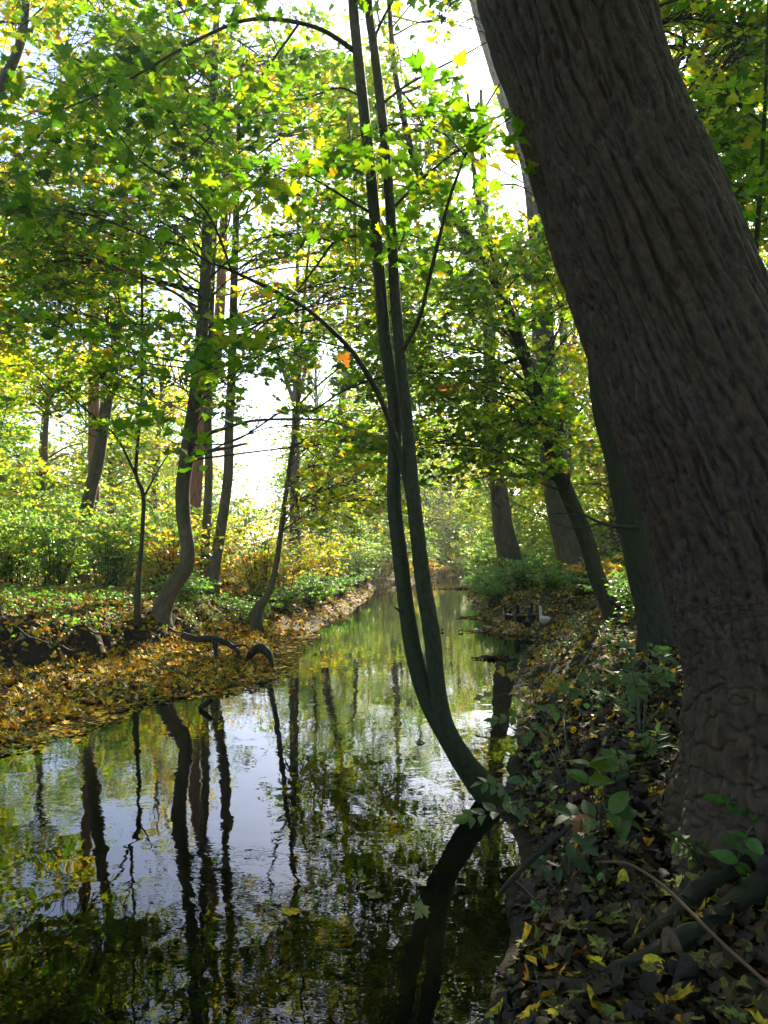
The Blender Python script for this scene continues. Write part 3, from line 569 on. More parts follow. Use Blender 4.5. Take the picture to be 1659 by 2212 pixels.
trunk_tree('grey green trunk leaning right in front of the red trunk far left', [(182, 1150, 19, 28), (195, 1060, 19, 28), (212, 995, 19, 26), (233, 850, 19, 25), (249, 762, 19, 23), (262, 560, 19, 20), (270, 350, 19, 16)], M_GREY, top=13, name='grey_leaning_tree', n=50, flare=1.2,
    crown=dict(blobs=spread((-40, 460, 150, 760), 24, (17, 22), ns=12) + spread((0, 160, 620, 900), 5, (17, 21), ns=9), leaf=.15, pal=PAL_MIX, tmpl=LOW, L=(.7, 1.2), nleaf=14))
trunk_tree('red brown trunk leaning right close behind the crooked trunk', [(416, 1130, 21, 32), (422, 1065, 21, 28), (432, 917, 21, 27), (452, 830, 21, 26), (470, 740, 21, 24), (480, 560, 21, 20)], M_RED, top=15, name='red_barked_tree', n=50, flare=1.2,
    crown=dict(blobs=spread((330, 760, 100, 780), 22, (19, 25), ns=12), leaf=.16, pal=PAL_MIX, tmpl=LOW, L=(.7, 1.3), nleaf=14))
trunk_tree('slender grey trunk squeezed between the crooked trunk and the birch', [(444, 1180, 17.5, 20), (451, 1034, 17.5, 18), (449, 917, 17.5, 18), (452, 801, 17.5, 17), (458, 600, 17.5, 14), (470, 380, 17.5, 11)], M_GREY, top=11, name='slender_tree', n=50, flare=1.2, sides=12)
trunk_tree('pale birch like trunk against the bright clearing right of the crooked trunk', [(460, 1245, 17, 26), (476, 1151, 17, 23), (492, 1034, 17, 22), (495, 917, 17, 20), (501, 801, 17, 19), (505, 640, 17, 17), (512, 400, 17, 13)], M_GREY, top=12, name='pale_tree', n=60, flare=1.3, sides=14,
    crown=dict(blobs=spread((400, 860, 150, 700), 24, (15.5, 20), ns=12), leaf=.14, pal=PAL_YELLOW, tmpl=LOW, L=(.6, 1.1), nleaf=14))
trunk_tree('distant tree forking into three upright limbs behind the bent young tree', [(637, 1120, 28, 22), (637, 1048, 28, 20), (638, 950, 28, 18), (640, 870, 28, 17), (640, 737, 28, 11), (642, 600, 28, 8)], M_GREY, top=14, name='forked_tree', n=50, sides=10,
    branches=[[(639, 880, 28, 11), (618, 820, 28, 9), (597, 750, 28, 7), (585, 640, 28, 4)], [(639, 880, 28, 11), (655, 820, 28, 9), (668, 750, 28, 7), (690, 640, 28, 4)]],
    crown=dict(blobs=spread((560, 760, 500, 760), 10, (26, 31), ns=9) + spread((640, 760, 850, 1050), 5, (25, 30), ns=9), leaf=.18, pal=PAL_GREEN, tmpl=LOW, L=(.8, 1.4), nleaf=13))
trunk_tree('leaning brown trunk far back between the bent tree and the twin stems', [(700, 1130, 33, 18), (712, 1040, 33, 17), (731, 950, 33, 16), (744, 804, 33, 14), (760, 600, 33, 11)], M_BROWN, top=16, name='brown_leaning_tree', n=40, sides=10,
    crown=dict(blobs=spread((640, 1050, 350, 880), 24, (28, 36), ns=11), leaf=.2, pal=PAL_MIX, tmpl=LOW, L=(.9, 1.5), nleaf=13))
# right bank
trunk_tree('thick red brown trunk by the right bank far down the stream', [(1106, 1235, 25, 48), (1098, 1190, 25, 46), (1086, 1137, 25, 42), (1077, 1048, 25, 37), (1064, 937, 25, 32), (1058, 800, 25, 28)], M_BROWN, top=15, name='brown_barked_tree', n=50, flare=1.2,
    crown=dict(blobs=spread((950, 1180, 450, 850), 14, (23, 28), ns=10) + spread((960, 1200, 870, 1040), 8, (21, 25), ns=9, r=(50, 90)), leaf=.17, pal=PAL_MIX, tmpl=LOW, L=(.8, 1.3), nleaf=14))
trunk_tree('very thick pale grey trunk behind the dark leaning one on the right bank', [(1252, 1262, 21, 66), (1236, 1200, 21, 58), (1210, 1093, 21, 56), (1193, 959, 21, 56), (1177, 800, 21, 50), (1165, 550, 21, 42), (1143, 367, 21, 34), (1110, 275, 21, 30), (1036, 40, 21, 24)], M_GREY, top=20, name='grey_barked_tree', n=80, flare=1.3, sides=22,
    crown=dict(blobs=spread((900, 1260, 350, 800), 18, (18, 24), ns=11) + spread((1180, 1560, 180, 640), 22, (16, 22), ns=14), leaf=.16, pal=PAL_MIX, tmpl=LOW, L=(.7, 1.3), nleaf=13))  # second set: leaves behind the big trunk, added to shade the near bank
trunk_tree('dark mossy trunk leaning left over the stream from the right bank', [(1322, 1318, 12, 38), (1290, 1248, 12, 35), (1264, 1159, 12, 34), (1219, 1048, 12, 33), (1175, 915, 12, 32), (1144, 804, 12, 30), (1108, 703, 12, 28), (1073, 611, 12, 25), (1036, 550, 12, 23), (987, 477, 12, 20), (938, 422, 12, 18), (902, 367, 12, 16), (880, 290, 12, 14), (853, 153, 12, 12), (840, 0, 12, 10)], M_GREEN, top=11, name='mossy_leaning_tree', n=110, flare=1.25, seed=8,
    branches=[[(1085, 640, 12, 17), (1060, 520, 12, 14), (1036, 450, 12, 12), (1020, 330, 12, 9), (1010, 200, 12, 6)], [(1130, 770, 12, 9), (1040, 800, 11.6, 7), (960, 806, 11.3, 6), (880, 806, 11, 5.5), (820, 815, 10.8, 5), (740, 845, 10.6, 4.5), (680, 885, 10.4, 4), (640, 890, 10.2, 2)]],
    crown=dict(blobs=spread((880, 1240, 480, 860), 30, (10.5, 14), ns=14) + spread((860, 1150, 860, 1010), 9, (10.5, 13), r=(50, 90), ns=12) + spread((760, 1100, 0, 480), 12, (10.5, 14), r=(50, 90), ns=9) + spread((860, 1000, 0, 440), 9, (12, 16), r=(45, 80), ns=10) + spread((700, 1200, -300, 0), 6, (10, 14), ns=11) + spread((1130, 1260, 820, 1060), 6, (10, 13), r=(30, 60), ns=7),
               leaf=.108, pal=PAL_GREEN, tmpl=MAPLE_MID, L=(.5, 1.0), nleaf=16))
trunk_tree('broad dark green trunk half hidden behind the big furrowed trunk', [(1420, 1370, 8.6, 80), (1402, 1290, 8.6, 68), (1372, 1160, 8.6, 64), (1340, 1000, 8.6, 62), (1312, 880, 8.6, 62), (1296, 740, 8.6, 60), (1285, 560, 8.6, 60), (1290, 300, 8.6, 50)], M_GREEN, top=10, name='dark_green_tree', n=120, flare=1.1, rough=.09, sides=26, seed=9,
    branches=[[(1395, 1140, 8.6, 10), (1340, 1137, 8.2, 8), (1300, 1130, 8.0, 6), (1262, 1112, 7.9, 5), (1215, 1085, 7.8, 3)], [(1300, 1130, 8.0, 5), (1230, 1140, 7.8, 3.5), (1160, 1110, 7.6, 2.5), (1090, 1075, 7.5, 1.5)], [(1262, 1112, 7.9, 3), (1190, 1110, 7.7, 2.5), (1130, 1130, 7.6, 1.5)]],
    crown=dict(blobs=spread((1420, 1700, 0, 520), 22, (7.5, 10.5), r=(60, 110), ns=13) + spread((1300, 1800, -600, 0), 16, (7, 10), ns=12), leaf=.115, pal=PAL_GREEN, tmpl=MAPLE_MID, L=(.45, .9), nleaf=13))
trunk_tree('thin dark tree in the top right corner beyond the big trunk', [(1640, 1290, 7.4, 20), (1632, 900, 7.4, 14), (1632, 581, 7.4, 12), (1645, 367, 7.4, 10), (1653, 214, 7.4, 8), (1660, 0, 7.4, 6)], M_MAPLE, top=7.5, name='thin_tree', n=60, sides=10,
    crown=dict(blobs=spread((1480, 1720, 100, 700), 8, (7, 8.5), r=(50, 90), ns=9), leaf=.11, pal=PAL_MIX, tmpl=MAPLE_MID, L=(.4, .7), nleaf=11))
trunk_tree('slim grey tree leaning in the gap right of the big trunk top', [(1420, 1290, 11, 30), (1425, 700, 11, 20), (1440, 250, 11, 18), (1476, 92, 11, 16), (1495, 0, 11, 14)], M_GREY, top=11, name='slim_tree', n=60, sides=10,
    crown=dict(blobs=spread((1380, 1700, -100, 420), 12, (10, 13), ns=11), leaf=.125, pal=PAL_MIX, tmpl=MAPLE_MID, L=(.5, .9), nleaf=13))
trunk_tree('grey tree at the top left edge with bare forked limbs', [(-160, 1290, 14, 40), (-130, 700, 14, 30), (-60, 320, 14, 26), (0, 190, 14, 24), (30, 130, 14, 21), (52, 60, 14, 18), (60, -60, 14, 16)], M_GREY, top=13, name='forked_grey_tree', n=60, sides=12,
    branches=[[(-100, 480, 14, 16), (20, 380, 14, 12), (75, 300, 14, 10), (130, 240, 14, 8), (190, 120, 14, 4)]],
    crown=dict(blobs=spread((-150, 260, 330, 760), 22, (13, 17), ns=12) + spread((-200, 250, -400, 60), 10, (13, 17), ns=11), leaf=.13, pal=PAL_YELLOW, tmpl=MAPLE_MID, L=(.5, 1.0), nleaf=13))

# ================================================================== BACKGROUND TREES (copies of a few kinds) and unseen shade trees round the camera
def bg_tree(kind, bark, pal, h, spreadr, nb, ns, leafs, lean, name, lowz=.26):
    root = thing(name, (0, 0, 0), 'x', 'tree', 'trees of the wood beyond the stream')
    P = np.array([[0, 0, -.3, .2], [0.02, 0, h * .2, .17], [lean * .3, .1, h * .45, .14], [lean * .7, 0, h * .75, .08], [lean, .1, h, .02]]); q = smooth_path(P, 40)
    O = []; D = []; bm = MB(); bm.add(tube(q[:, :3], q[:, 3], 10, .06, kind))
    for _ in range(nb):
        z = h * random.uniform(lowz, 1.0); a_ = random.uniform(0, 6.28); rr = spreadr * math.sqrt(max(.08, 1 - ((z / h - .55) / .55) ** 2)) * random.uniform(.3, 1)
        a = q[np.argmin(np.abs(q[:, 2] - z * .85)), :3]; c = np.array([a[0] + math.cos(a_) * rr, a[1] + math.sin(a_) * rr, z])
        p = in_blob(c, (.9, .9, .45), ns); bm.add(tube(smooth_path([a, (a + c) / 2 + [0, 0, .15], c], 8), np.linspace(.045, .01, 8), 5)); O.append(p); D.append(norm(p - a) * [1, 1, .3])
    O = np.vstack(O); sprays(O, np.vstack(D) + rng.normal(0, .35, O.shape) * [1, 1, .9], rng.uniform(.6, 1.2, len(O)), 12, leafs, pal, 'crown', root, LOW, M_LEAF, near=True, twigs=False)
    bm.build('trunk', bark, root); return root
_sg = SUN_SPOTS; _gp = GAPS; SUN_SPOTS = []; GAPS = []
protos = [bg_tree(1, M_GREY, PAL_GREEN, 13, 2.6, 34, 11, .19, .8, 'maple_tree'), bg_tree(2, M_BROWN, PAL_MIX, 15, 2.9, 36, 11, .20, -.6, 'beech_tree'),
          bg_tree(3, M_RED, PAL_YELLOW, 14, 2.4, 30, 11, .20, .3, 'pine_like_tree'), bg_tree(4, M_GREY, PAL_YELLOW, 9, 2.6, 30, 12, .18, -.4, 'young_maple_tree'),
          bg_tree(5, M_GREY, PAL_GREEN, 6, 2.0, 34, 13, .15, .3, 'understorey_tree', .08), bg_tree(6, M_BROWN, PAL_MIX, 7.5, 2.3, 36, 13, .16, -.5, 'hazel_tree', .06)]
protos[2].name = 'tall_yellow_tree'
SUN_SPOTS = _sg; GAPS = _gp
bgl = ['grey trunked tree with mid green crown standing in the wood behind', 'brown trunked tree with mottled green and yellow crown in the wood behind', 'tall tree with red brown bark and yellow crown in the wood behind', 'small golden leaved tree among the distant trunks', 'low green understorey tree with foliage almost to the ground', 'bushy yellow green many leaved small tree behind the shrubs']
spots = [(-14, 27, 0), (-18, 33, 3), (-21, 40, 2), (-12, 46, 3), (-25, 52, 1), (-30, 44, 3), (-16, 58, 0), (-9.5, 34, 3), (-34, 60, 2), (-4, 50, 0), (-1, 60, 3), (3.5, 66, 0), (8, 62, 3), (0.5, 44, 0),
         (7.5, 34, 1), (9, 41, 0), (12, 30, 2), (11, 48, 1), (14, 38, 0), (17, 29, 1), (16, 52, 3), (20, 44, 0), (8.2, 27, 3), (24, 36, 2), (7, 53, 1), (13.5, 22, 0), (18, 20, 3), (12, 14.5, 1), (-11, 20, 1), (-15, 16, 0),
         (12.4, 41, 2), (10.5, 36, 2), (13, 60, 0), (22, 60, 1), (-24, 26, 1), (11, 8, 0), (-13, 8, 1), (9, -4, 0), (-9, -5, 1), (3, -8, 0), (1.2, -3.6, 1), (-3.6, -5, 0), (5.4, 1.5, 0), (-6.5, 2, 1), (4, -4.5, 1), (-2, -14, 1), (14, 2, 1), (6.5, -1.5, 1), (27, 50, 0), (30, 42, 1), (-3.2, 76, 0), (5, 78, 1),  # trees beside and behind the camera are unseen, added to shade the foreground
         (8.4, 30, 4), (10.2, 24.5, 4), (9.6, 28, 5), (12, 26, 4), (7.6, 37, 4), (9.5, 33, 5), (6.6, 43, 4), (11.8, 34, 4), (14, 30, 5), (7, 48, 5), (10, 45, 4), (9, 56, 5), (12.5, 52, 4), (5.5, 62, 5), (10, 19.5, 4), (12.5, 17, 5), (14.5, 24, 4), (16, 34, 5), (18, 25, 4), (4.8, 66, 4), (1.5, 56, 5), (-1.8, 48, 4), (-1.2, 41, 5), (-3.5, 40, 4), (-3.4, 52, 4), (-1.5, 68, 5), (-17, 28, 5), (-19, 36, 4), (-14, 39, 4), (-20, 22, 5), (-23, 33, 4), (-27, 40, 5), (-21, 47, 4), (-26, 56, 5), (-13.5, 32, 5), (-9, 40, 4), (-17, 66, 4), (-31, 50, 4), (15, 9, 4), (13, 12.5, 5), (-12, 12.5, 4), (3.0, 56, 5), (.8, 47, 4), (4.6, 60, 4), (-10.5, 25, 5), (-13, 27.5, 4), (-15, 23.5, 5), (-12.4, 36, 5), (-18, 31, 4), (-9.8, 30, 4), (-22, 29, 5)]
used = set()
for (x, y, k) in spots:
    o = protos[k] if k not in used else copy_tree(protos[k]); used.add(k)
    o.location = (x, y, float(ground_z(x, y))); o.rotation_euler = (0, 0, random.uniform(0, 6.28)); s = random.uniform(.85, 1.25); o.scale = (s, s, s * random.uniform(.95, 1.15)); o['label'] = bgl[k]; o['group'] = ['green crowned background trees', 'mottled background trees', 'tall yellow background trees', 'small golden background trees', 'low green understorey trees', 'bushy yellow green small trees'][k]

# ================================================================== SHRUBS
def shrub(name, pal, h, w, nst, nl, leaf, tmpl=LOW, arch=.5, seed=0):
    root = thing(name, (0, 0, 0), 'x', 'shrub'); bm = MB(); O = []; D = []
    for i in range(nst):
        a = random.uniform(0, 6.28); rr = w * random.uniform(.2, 1); hh = h * random.uniform(.45, 1)
        P = [(0.15 * math.cos(a), .15 * math.sin(a), -.1), (rr * .4 * math.cos(a), rr * .4 * math.sin(a), hh * .6), (rr * math.cos(a), rr * math.sin(a), hh * (1 - .15 * arch))]
        q = smooth_path(P, 10); bm.add(tube(q, np.linspace(.010, .003, 10), 4))
        for k in range(5):
            j = rng.integers(2, 10); O.append(q[j]); b = random.uniform(0, 6.28); D.append((math.cos(b), math.sin(b), random.uniform(-.1, .5)))
    O = np.array(O); L = rng.uniform(.25, .55, len(O)) * (h / 1.8) ** .5
    sprays(O, np.array(D), L, nl, leaf, pal, 'foliage', root, tmpl, M_LEAF, near=True, twigs=False, tilt=.5); bm.build('stems', M_TWIG, root); return root
_sg = SUN_SPOTS; SUN_SPOTS = []
SG = (.16, .36, .05); SL = (.34, .56, .07)
PAL_SHRUB = [(SG, 4), (SL, 4), (G_, 2), (YG, 1.5), (YE, .5), (OR, .1)]
PAL_GOLD = [(YE, 4), (YG, 3), (OR, 1.6), (LG, 2)]
PAL_LOWG = [((.16, .36, .04), 4), (SG, 3), (LG, 1), (YE, .3)]
sp = {'g': shrub('green_shrub', PAL_SHRUB, 2.6, 1.2, 36, 10, .10), 'G': shrub('dense_shrub', PAL_SHRUB, 1.5, 1.2, 30, 11, .085), 'y': shrub('golden_shrub', PAL_GOLD, 1.7, 1.2, 26, 10, .085), 'l': shrub('low_shrub', PAL_LOWG, .75, .8, 26, 9, .07), 'o': shrub('amber_shrub', [(OR, 4), (YE, 4), (YG, 1)], .8, .8, 16, 9, .09)}
SUN_SPOTS = _sg
shl = {'g': ('tall light green shrub with pale leaves in the undergrowth', 'light green undergrowth shrubs'), 'G': ('dense rounded green shrub in the undergrowth', 'dense green undergrowth shrubs'), 'y': ('golden yellow shrub in the undergrowth along the stream', 'golden undergrowth shrubs'),
       'l': ('low green leafy shrub close to the ground', 'low green shrubs'), 'o': ('small amber leaved bush near the stream', 'small amber bushes')}
slist = [('g', -9.5, 18), ('g', -8.1, 19), ('g', -6.9, 18.2), ('g', -5.6, 17.5), ('G', -8.0, 18.0), ('G', -6.9, 17.4), ('G', -5.6, 16.8), ('G', -4.9, 18.3), ('g', -4.5, 19), ('G', -9.8, 16.5), ('g', -10.8, 21), ('g', -9, 23), ('g', -7, 22.5), ('g', -5.4, 22), ('g', -11.5, 17),
         ('y', -3.6, 17.6), ('y', -2.8, 18.8), ('y', -3.9, 20), ('y', -2.5, 20.8), ('G', -3.3, 22.5), ('y', -2.1, 23.5), ('y', -4.4, 17.2), ('l', -2.3, 18.6), ('l', -1.9, 21), ('l', -1.7, 22.4), ('y', -1.9, 26.5), ('G', -1.7, 29), ('y', -1.5, 32), ('l', -1.35, 25), ('y', -1.2, 36), ('y', -3, 29), ('G', -4, 26), ('g', -5.8, 27), ('y', -2.7, 34), ('G', -.4, 39.5),
         ('o', .9, 42), ('o', 1.8, 43.6), ('o', 2.6, 45.5), ('y', 0.6, 45), ('o', 3.5, 48), ('G', 2, 49), ('y', 4.5, 53), ('y', 1.0, 39.6), ('g', .3, 42), ('g', 2.4, 47), ('g', 5.8, 50), ('g', 3.2, 52), ('G', 5.1, 47.5), ('y', 6.8, 52), ('g', -1.1, 30), ('g', -.9, 33.5), ('y', -.2, 38), ('g', 3.9, 33), ('g', 4.3, 37), ('G', 5.3, 42), ('g', 5.9, 46), ('y', -4.6, 33), ('g', -9, 31), ('g', -12, 34), ('y', -7.5, 40), ('g', -15, 31), ('y', -17.5, 23.5), ('g', -18.5, 29), ('y', -12, 44), ('g', -16, 42), ('G', 6, 57), ('g', 8.5, 58), ('y', 10, 63),
         ('l', 3.3, 23), ('l', 2.9, 21.6), ('l', 3.2, 25.2), ('l', 3.4, 28.5), ('G', 3.7, 29.8), ('l', 3.7, 22), ('l', 4.3, 18), ('l', 3.6, 31.5), ('G', 4.2, 34), ('l', 3.9, 24.3), ('G', 4.3, 26.5), ('l', 3.5, 26.5), ('G', 5.2, 24.2), ('l', 4.4, 21), ('l', 5.0, 19.2), ('l', 3.9, 19.6), ('l', 5.7, 16.8), ('l', 4.6, 16.5), ('G', 6.2, 20.5), ('G', 7.2, 18), ('G', 4.4, 31), ('G', 5.6, 34), ('y', 6.4, 29.5), ('G', 6.8, 39), ('g', 8.2, 31), ('g', 9, 25), ('G', 8.4, 21.5), ('g', 10.2, 18),
         ('o', 4.25, 14.6), ('o', 4.6, 18.2), ('l', 3.9, 13.0), ('l', 3.55, 11.6), ('l', 5.3, 13.8), ('G', 7.1, 14.2), ('g', 8.6, 15.5), ('l', 4.9, 11.8), ('G', 6.3, 11.6), ('g', 9.8, 12), ('G', 7.6, 9.4), ('l', -2.6, 15.9), ('l', -3.6, 15.6), ('g', -13, 24), ('g', -14.5, 20), ('G', -12, 15.5), ('g', -16, 25), ('y', -7.5, 26), ('y', -10, 27), ('g', -12.2, 29)]
used = set()
for k, x, y in slist:
    o = sp[k] if k not in used else copy_tree(sp[k]); used.add(k)
    o.location = (x, y, float(ground_z(x, y))); o.rotation_euler = (0, 0, random.uniform(0, 6.28)); s = random.uniform(.8, 1.25); o.scale = (s, s, s * random.uniform(.85, 1.1)); o['label'], o['group'] = shl[k]

# ================================================================== FALLEN LEAVES
FY = (.68, .43, .015); FO = (.54, .23, .012); FOL = (.18, .18, .03); FBR = (.09, .052, .025); FDB = (.028, .018, .012); FPL = (.24, .22, .07); FGR = (.08, .14, .03)
def litter(name, label, xr, yr, n, size, pal, tmpl, tilt=.35, lift=.02, zmin=.015, dens=None, mat=M_LITTER):
    x = rng.uniform(*xr, n); y = yr[0] + (yr[1] - yr[0]) * rng.random(n); z = ground_z(x, y)
    m = z > zmin
    if dens is not None: m &= rng.random(n) < dens(x, y, z)
    x, y, z = x[m], y[m], z[m]; n = len(x); g = gnorm(x, y)
    m = g[:, 2] > rng.uniform(.15, .6, n); x, y, z, g = x[m], y[m], z[m], g[m]; n = len(x)
    P = np.stack([x, y, z + rng.uniform(.0, lift, n) + .004], -1); a = rng.uniform(0, 2 * np.pi, n)
    H = np.stack([np.cos(a), np.sin(a), 0 * a], -1); Nn = g + rng.normal(0, tilt, (n, 3)) * (rng.random((n, 1)) ** 1.2); Nn[:, 2] = np.abs(Nn[:, 2]) + .15
    o = leaves_mesh(name, P, Nn, H, size * rng.uniform(.55, 1.25, n), pick(pal, n, .22), tmpl, mat, bend=.9)
    tag(o, label, 'fallen leaves', kind='stuff'); return o
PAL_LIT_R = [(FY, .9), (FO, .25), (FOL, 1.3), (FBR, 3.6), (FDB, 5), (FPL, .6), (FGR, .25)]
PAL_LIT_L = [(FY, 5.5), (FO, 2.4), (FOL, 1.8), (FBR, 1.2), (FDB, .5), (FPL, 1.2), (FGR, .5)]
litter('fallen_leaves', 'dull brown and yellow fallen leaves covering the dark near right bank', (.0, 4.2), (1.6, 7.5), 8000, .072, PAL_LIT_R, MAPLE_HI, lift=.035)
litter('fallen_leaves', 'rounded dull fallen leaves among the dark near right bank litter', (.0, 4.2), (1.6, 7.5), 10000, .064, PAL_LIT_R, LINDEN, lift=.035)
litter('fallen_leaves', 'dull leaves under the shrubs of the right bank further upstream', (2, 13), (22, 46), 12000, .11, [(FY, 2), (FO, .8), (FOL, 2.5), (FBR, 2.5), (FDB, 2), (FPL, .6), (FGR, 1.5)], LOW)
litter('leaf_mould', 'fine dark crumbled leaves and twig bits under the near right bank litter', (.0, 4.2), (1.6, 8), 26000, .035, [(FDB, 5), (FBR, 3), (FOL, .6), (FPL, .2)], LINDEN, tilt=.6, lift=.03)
litter('fallen_leaves', 'yellow and brown leaves on the right bank past the big trunk', (.8, 9), (7.5, 22), 26000, .078, [(FY, 2.2), (FO, .8), (FOL, 2.5), (FBR, 2.2), (FDB, 2), (FPL, 1), (FGR, 1)], MAPLE_MID)
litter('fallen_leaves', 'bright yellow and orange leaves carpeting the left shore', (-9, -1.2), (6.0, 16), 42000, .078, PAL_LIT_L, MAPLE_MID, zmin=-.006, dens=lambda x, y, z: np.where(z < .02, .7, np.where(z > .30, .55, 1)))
litter('fallen_leaves', 'yellow leaves under the left undergrowth further back', (-16, -.2), (16, 34), 20000, .11, PAL_LIT_L, LOW)
litter('grass', 'short green herbs among the fallen leaves on the left bank', (-11, -2), (9.5, 17.5), 11000, .065, [(SG, 3), (G_, 3), (DG, 1)], OVATE, tilt=1.0, lift=.12, dens=lambda x, y, z: (z > .27) * (.25 + .75 * (fbm(np.stack([x * 1.3, y * 1.3, 0 * x], -1), 2, 91) > .47)), mat=M_LEAF)
litter('ground_cover', 'small green herbs growing through the leaves of the right bank', (1, 8), (5.5, 20), 2600, .05, [(G_, 3), (SG, 2), (DG, 2)], OVATE, tilt=1.0, lift=.14, dens=lambda x, y, z: (z > .2) * .8, mat=M_LEAF)

def root_leaves():      # leaves lying across the surface roots
    P = np.vstack(ROOTS); P = P[rng.integers(0, len(P), 60)]; n = len(P); a = rng.uniform(0, 6.28, n)
    Q = P[:, :3] + np.stack([rng.normal(0, .05, n), rng.normal(0, .04, n), P[:, 3] * 1.02 + .008], -1)
    Q[:, 2] = np.where(np.hypot(Q[:, 0] - P[:, 0], Q[:, 1] - P[:, 1]) > P[:, 3], ground_z(Q[:, 0], Q[:, 1]) + .03, Q[:, 2])
    o = leaves_mesh('fallen_leaves', Q, np.array([0, 0, 1.]) + rng.normal(0, .3, (n, 3)), np.stack([np.cos(a), np.sin(a), 0 * a], -1), rng.uniform(.04, .08, n), pick(PAL_LIT_R, n, .22), LINDEN, M_LITTER, bend=.8)
    tag(o, 'a few dull leaves lying over the surface roots of the big trunk', 'fallen leaves', kind='stuff')
root_leaves()
# floating and shore leaves lying on the water
def floaters():
    n = 5200; y = rng.uniform(5.5, 16, n); x = np.interp(y, YL, XL) + rng.uniform(-.5, .75, n) * rng.random(n) ** .8; z = ground_z(x, y)
    m = (z < .012) & (rng.random(n) < np.clip(1.15 - (x - np.interp(y, YL, XL)) * 2.2, .02, 1)); x, y = x[m], y[m]; n = len(x); a = rng.uniform(0, 6.28, n)
    o = leaves_mesh('floating_leaves', np.stack([x, y, rng.uniform(.004, .012, n)], -1), np.stack([rng.normal(0, .08, n), rng.normal(0, .08, n), np.ones(n)], -1), np.stack([np.cos(a), np.sin(a), 0 * a], -1), rng.uniform(.05, .09, n), pick([(FY, 4), (FO, 2), (FOL, 3), (FPL, 2), (FBR, 2)], n, .2), MAPLE_MID, M_LITTER, bend=.12)
    tag(o, 'yellow and olive leaves floating on the shallows along the left shore', 'fallen leaves', kind='stuff')
floaters()

def ray_ground(X, Y, water=True):
    d = np.arange(1.2, 45, .02); p0 = (at(X, Y, 1.0) - CAM); P = CAM + p0[None] * d[:, None]
    g = ground_z(P[:, 0], P[:, 1]); g = np.maximum(g, 0) if water else g
    k = np.nonzero(P[:, 2] <= g)[0]; return P[k[0]] if len(k) else P[-1]
# ================================================================== YOUNG PLANTS ON THE RIGHT BANK
def leaf_plant(name, label, base, clusters, size, pal, tmpl, npairs=3, lift=.82, cat='plant', single=False):
    """clusters (X, Y, angle_deg in the picture, length m, lift)"""
    b = ray_ground(*base); root = thing(name, b, label, cat); P = []; H = []; S = []; parts = []
    for c in clusters:
        X, Y, ang, ln = c[:4]; lf = c[4] if len(c) > 4 else lift
        g = ray_ground(X, Y); p = CAM + (g - CAM) * lf
        if np.linalg.norm(p - b) > 1.3: p = b + (p - b) / np.linalg.norm(p - b) * 1.3
        dr = norm(np.array([math.cos(R(ang)), random.uniform(-.5, .3), math.sin(R(ang)) * .75])); a0 = p - dr * ln * .5; a1 = p + dr * ln * .5
        m = MB(); mid = (b + a0) / 2 + np.array([0, 0, .08]); st = smooth_path([b + [random.uniform(-.03, .03), random.uniform(-.03, .03), -.05], mid, a0, (a0 + a1) / 2 + [0, 0, .015], a1], 20)
        m.add(tube(st, np.linspace(.0042, .0014, 20), 6)); parts.append(m.build('stem', M_STEM if random.random() < .6 else M_TWIG, root))
        lat = norm(np.cross(dr, [0, -.55, 1.]))
        if single: pts = [(1, 0)]
        else: pts = [(t, s_) for t in np.linspace(.25, .92, npairs) for s_ in (-1, 1)] + [(1, 0)]
        for t, s_ in pts:
            P.append(a0 + dr * ln * t); H.append(dr * (.45 if s_ else 1) + lat * s_ + np.array([0, 0, -.15]) + rng.normal(0, .12, 3)); S.append(size * random.uniform(.8, 1.15))
    n = len(P); Nn = np.array([0, -.45, 1.]) + rng.normal(0, .28, (n, 3))
    parts.append(leaves_mesh('leaves', np.array(P), Nn, np.array(H), np.array(S), pick(pal, n, .12), tmpl, M_LEAF_NEAR, root, bend=.2))
    finish(root, [o for o in parts if o]); return root
GP = [((.09, .21, .008), 4), ((.14, .28, .01), 3), ((.20, .36, .012), 1)]
YP = [(YE, 4), (YG, 2)]
leaf_plant('ash_seedling', 'green seedling with oval leaflets hanging over the water beside the foot of the twin stems', (1150, 1770), [(1073, 1700, 150, .16, .80), (1052, 1757, 190, .18, .80), (1100, 1735, -40, .12, .82)], .085, GP, OVATE)
leaf_plant('ash_seedling', 'tall green seedling with drooping leaflet rows just above the twin stems foot on the bank', (1230, 1700), [(1175, 1690, 170, .24, .85), (1150, 1575, 215, .20, .80), (1090, 1545, 200, .20, .78), (1190, 1535, 160, .20, .80), (1155, 1640, -70, .10, .82)], .085, GP, OVATE)
leaf_plant('ash_seedling', 'seedling with four broad dark green leaflets in the middle of the near bank', (1290, 1800), [(1272, 1675, 80, .12, .78), (1265, 1765, 170, .12, .86), (1330, 1760, -30, .08, .84)], .12, GP, OVATE, npairs=2)
leaf_plant('ash_seedling', 'bright green seedling with oval leaflets in front of the big trunk foot', (1650, 1900), [(1610, 1745, 160, .16, .84), (1605, 1830, -100, .15, .86), (1555, 1690, 200, .12, .84), (1650, 1640, 90, .15, .82), (1640, 1700, 70, .12, .84)], .085, [((.12, .36, .03), 3), ((.08, .26, .03), 2)], OVATE)
leaf_plant('elder_seedling', 'upright sapling with long pale green leaflets beside the left edge of the big trunk', (1385, 1620), [(1361, 1400, 100, .22, .74), (1416, 1330, 60, .24, .70), (1380, 1340, 160, .22, .70), (1370, 1470, -80, .16, .78), (1420, 1410, -40, .12, .74), (1335, 1380, 190, .2, .74)], .11, GP, OVATE)
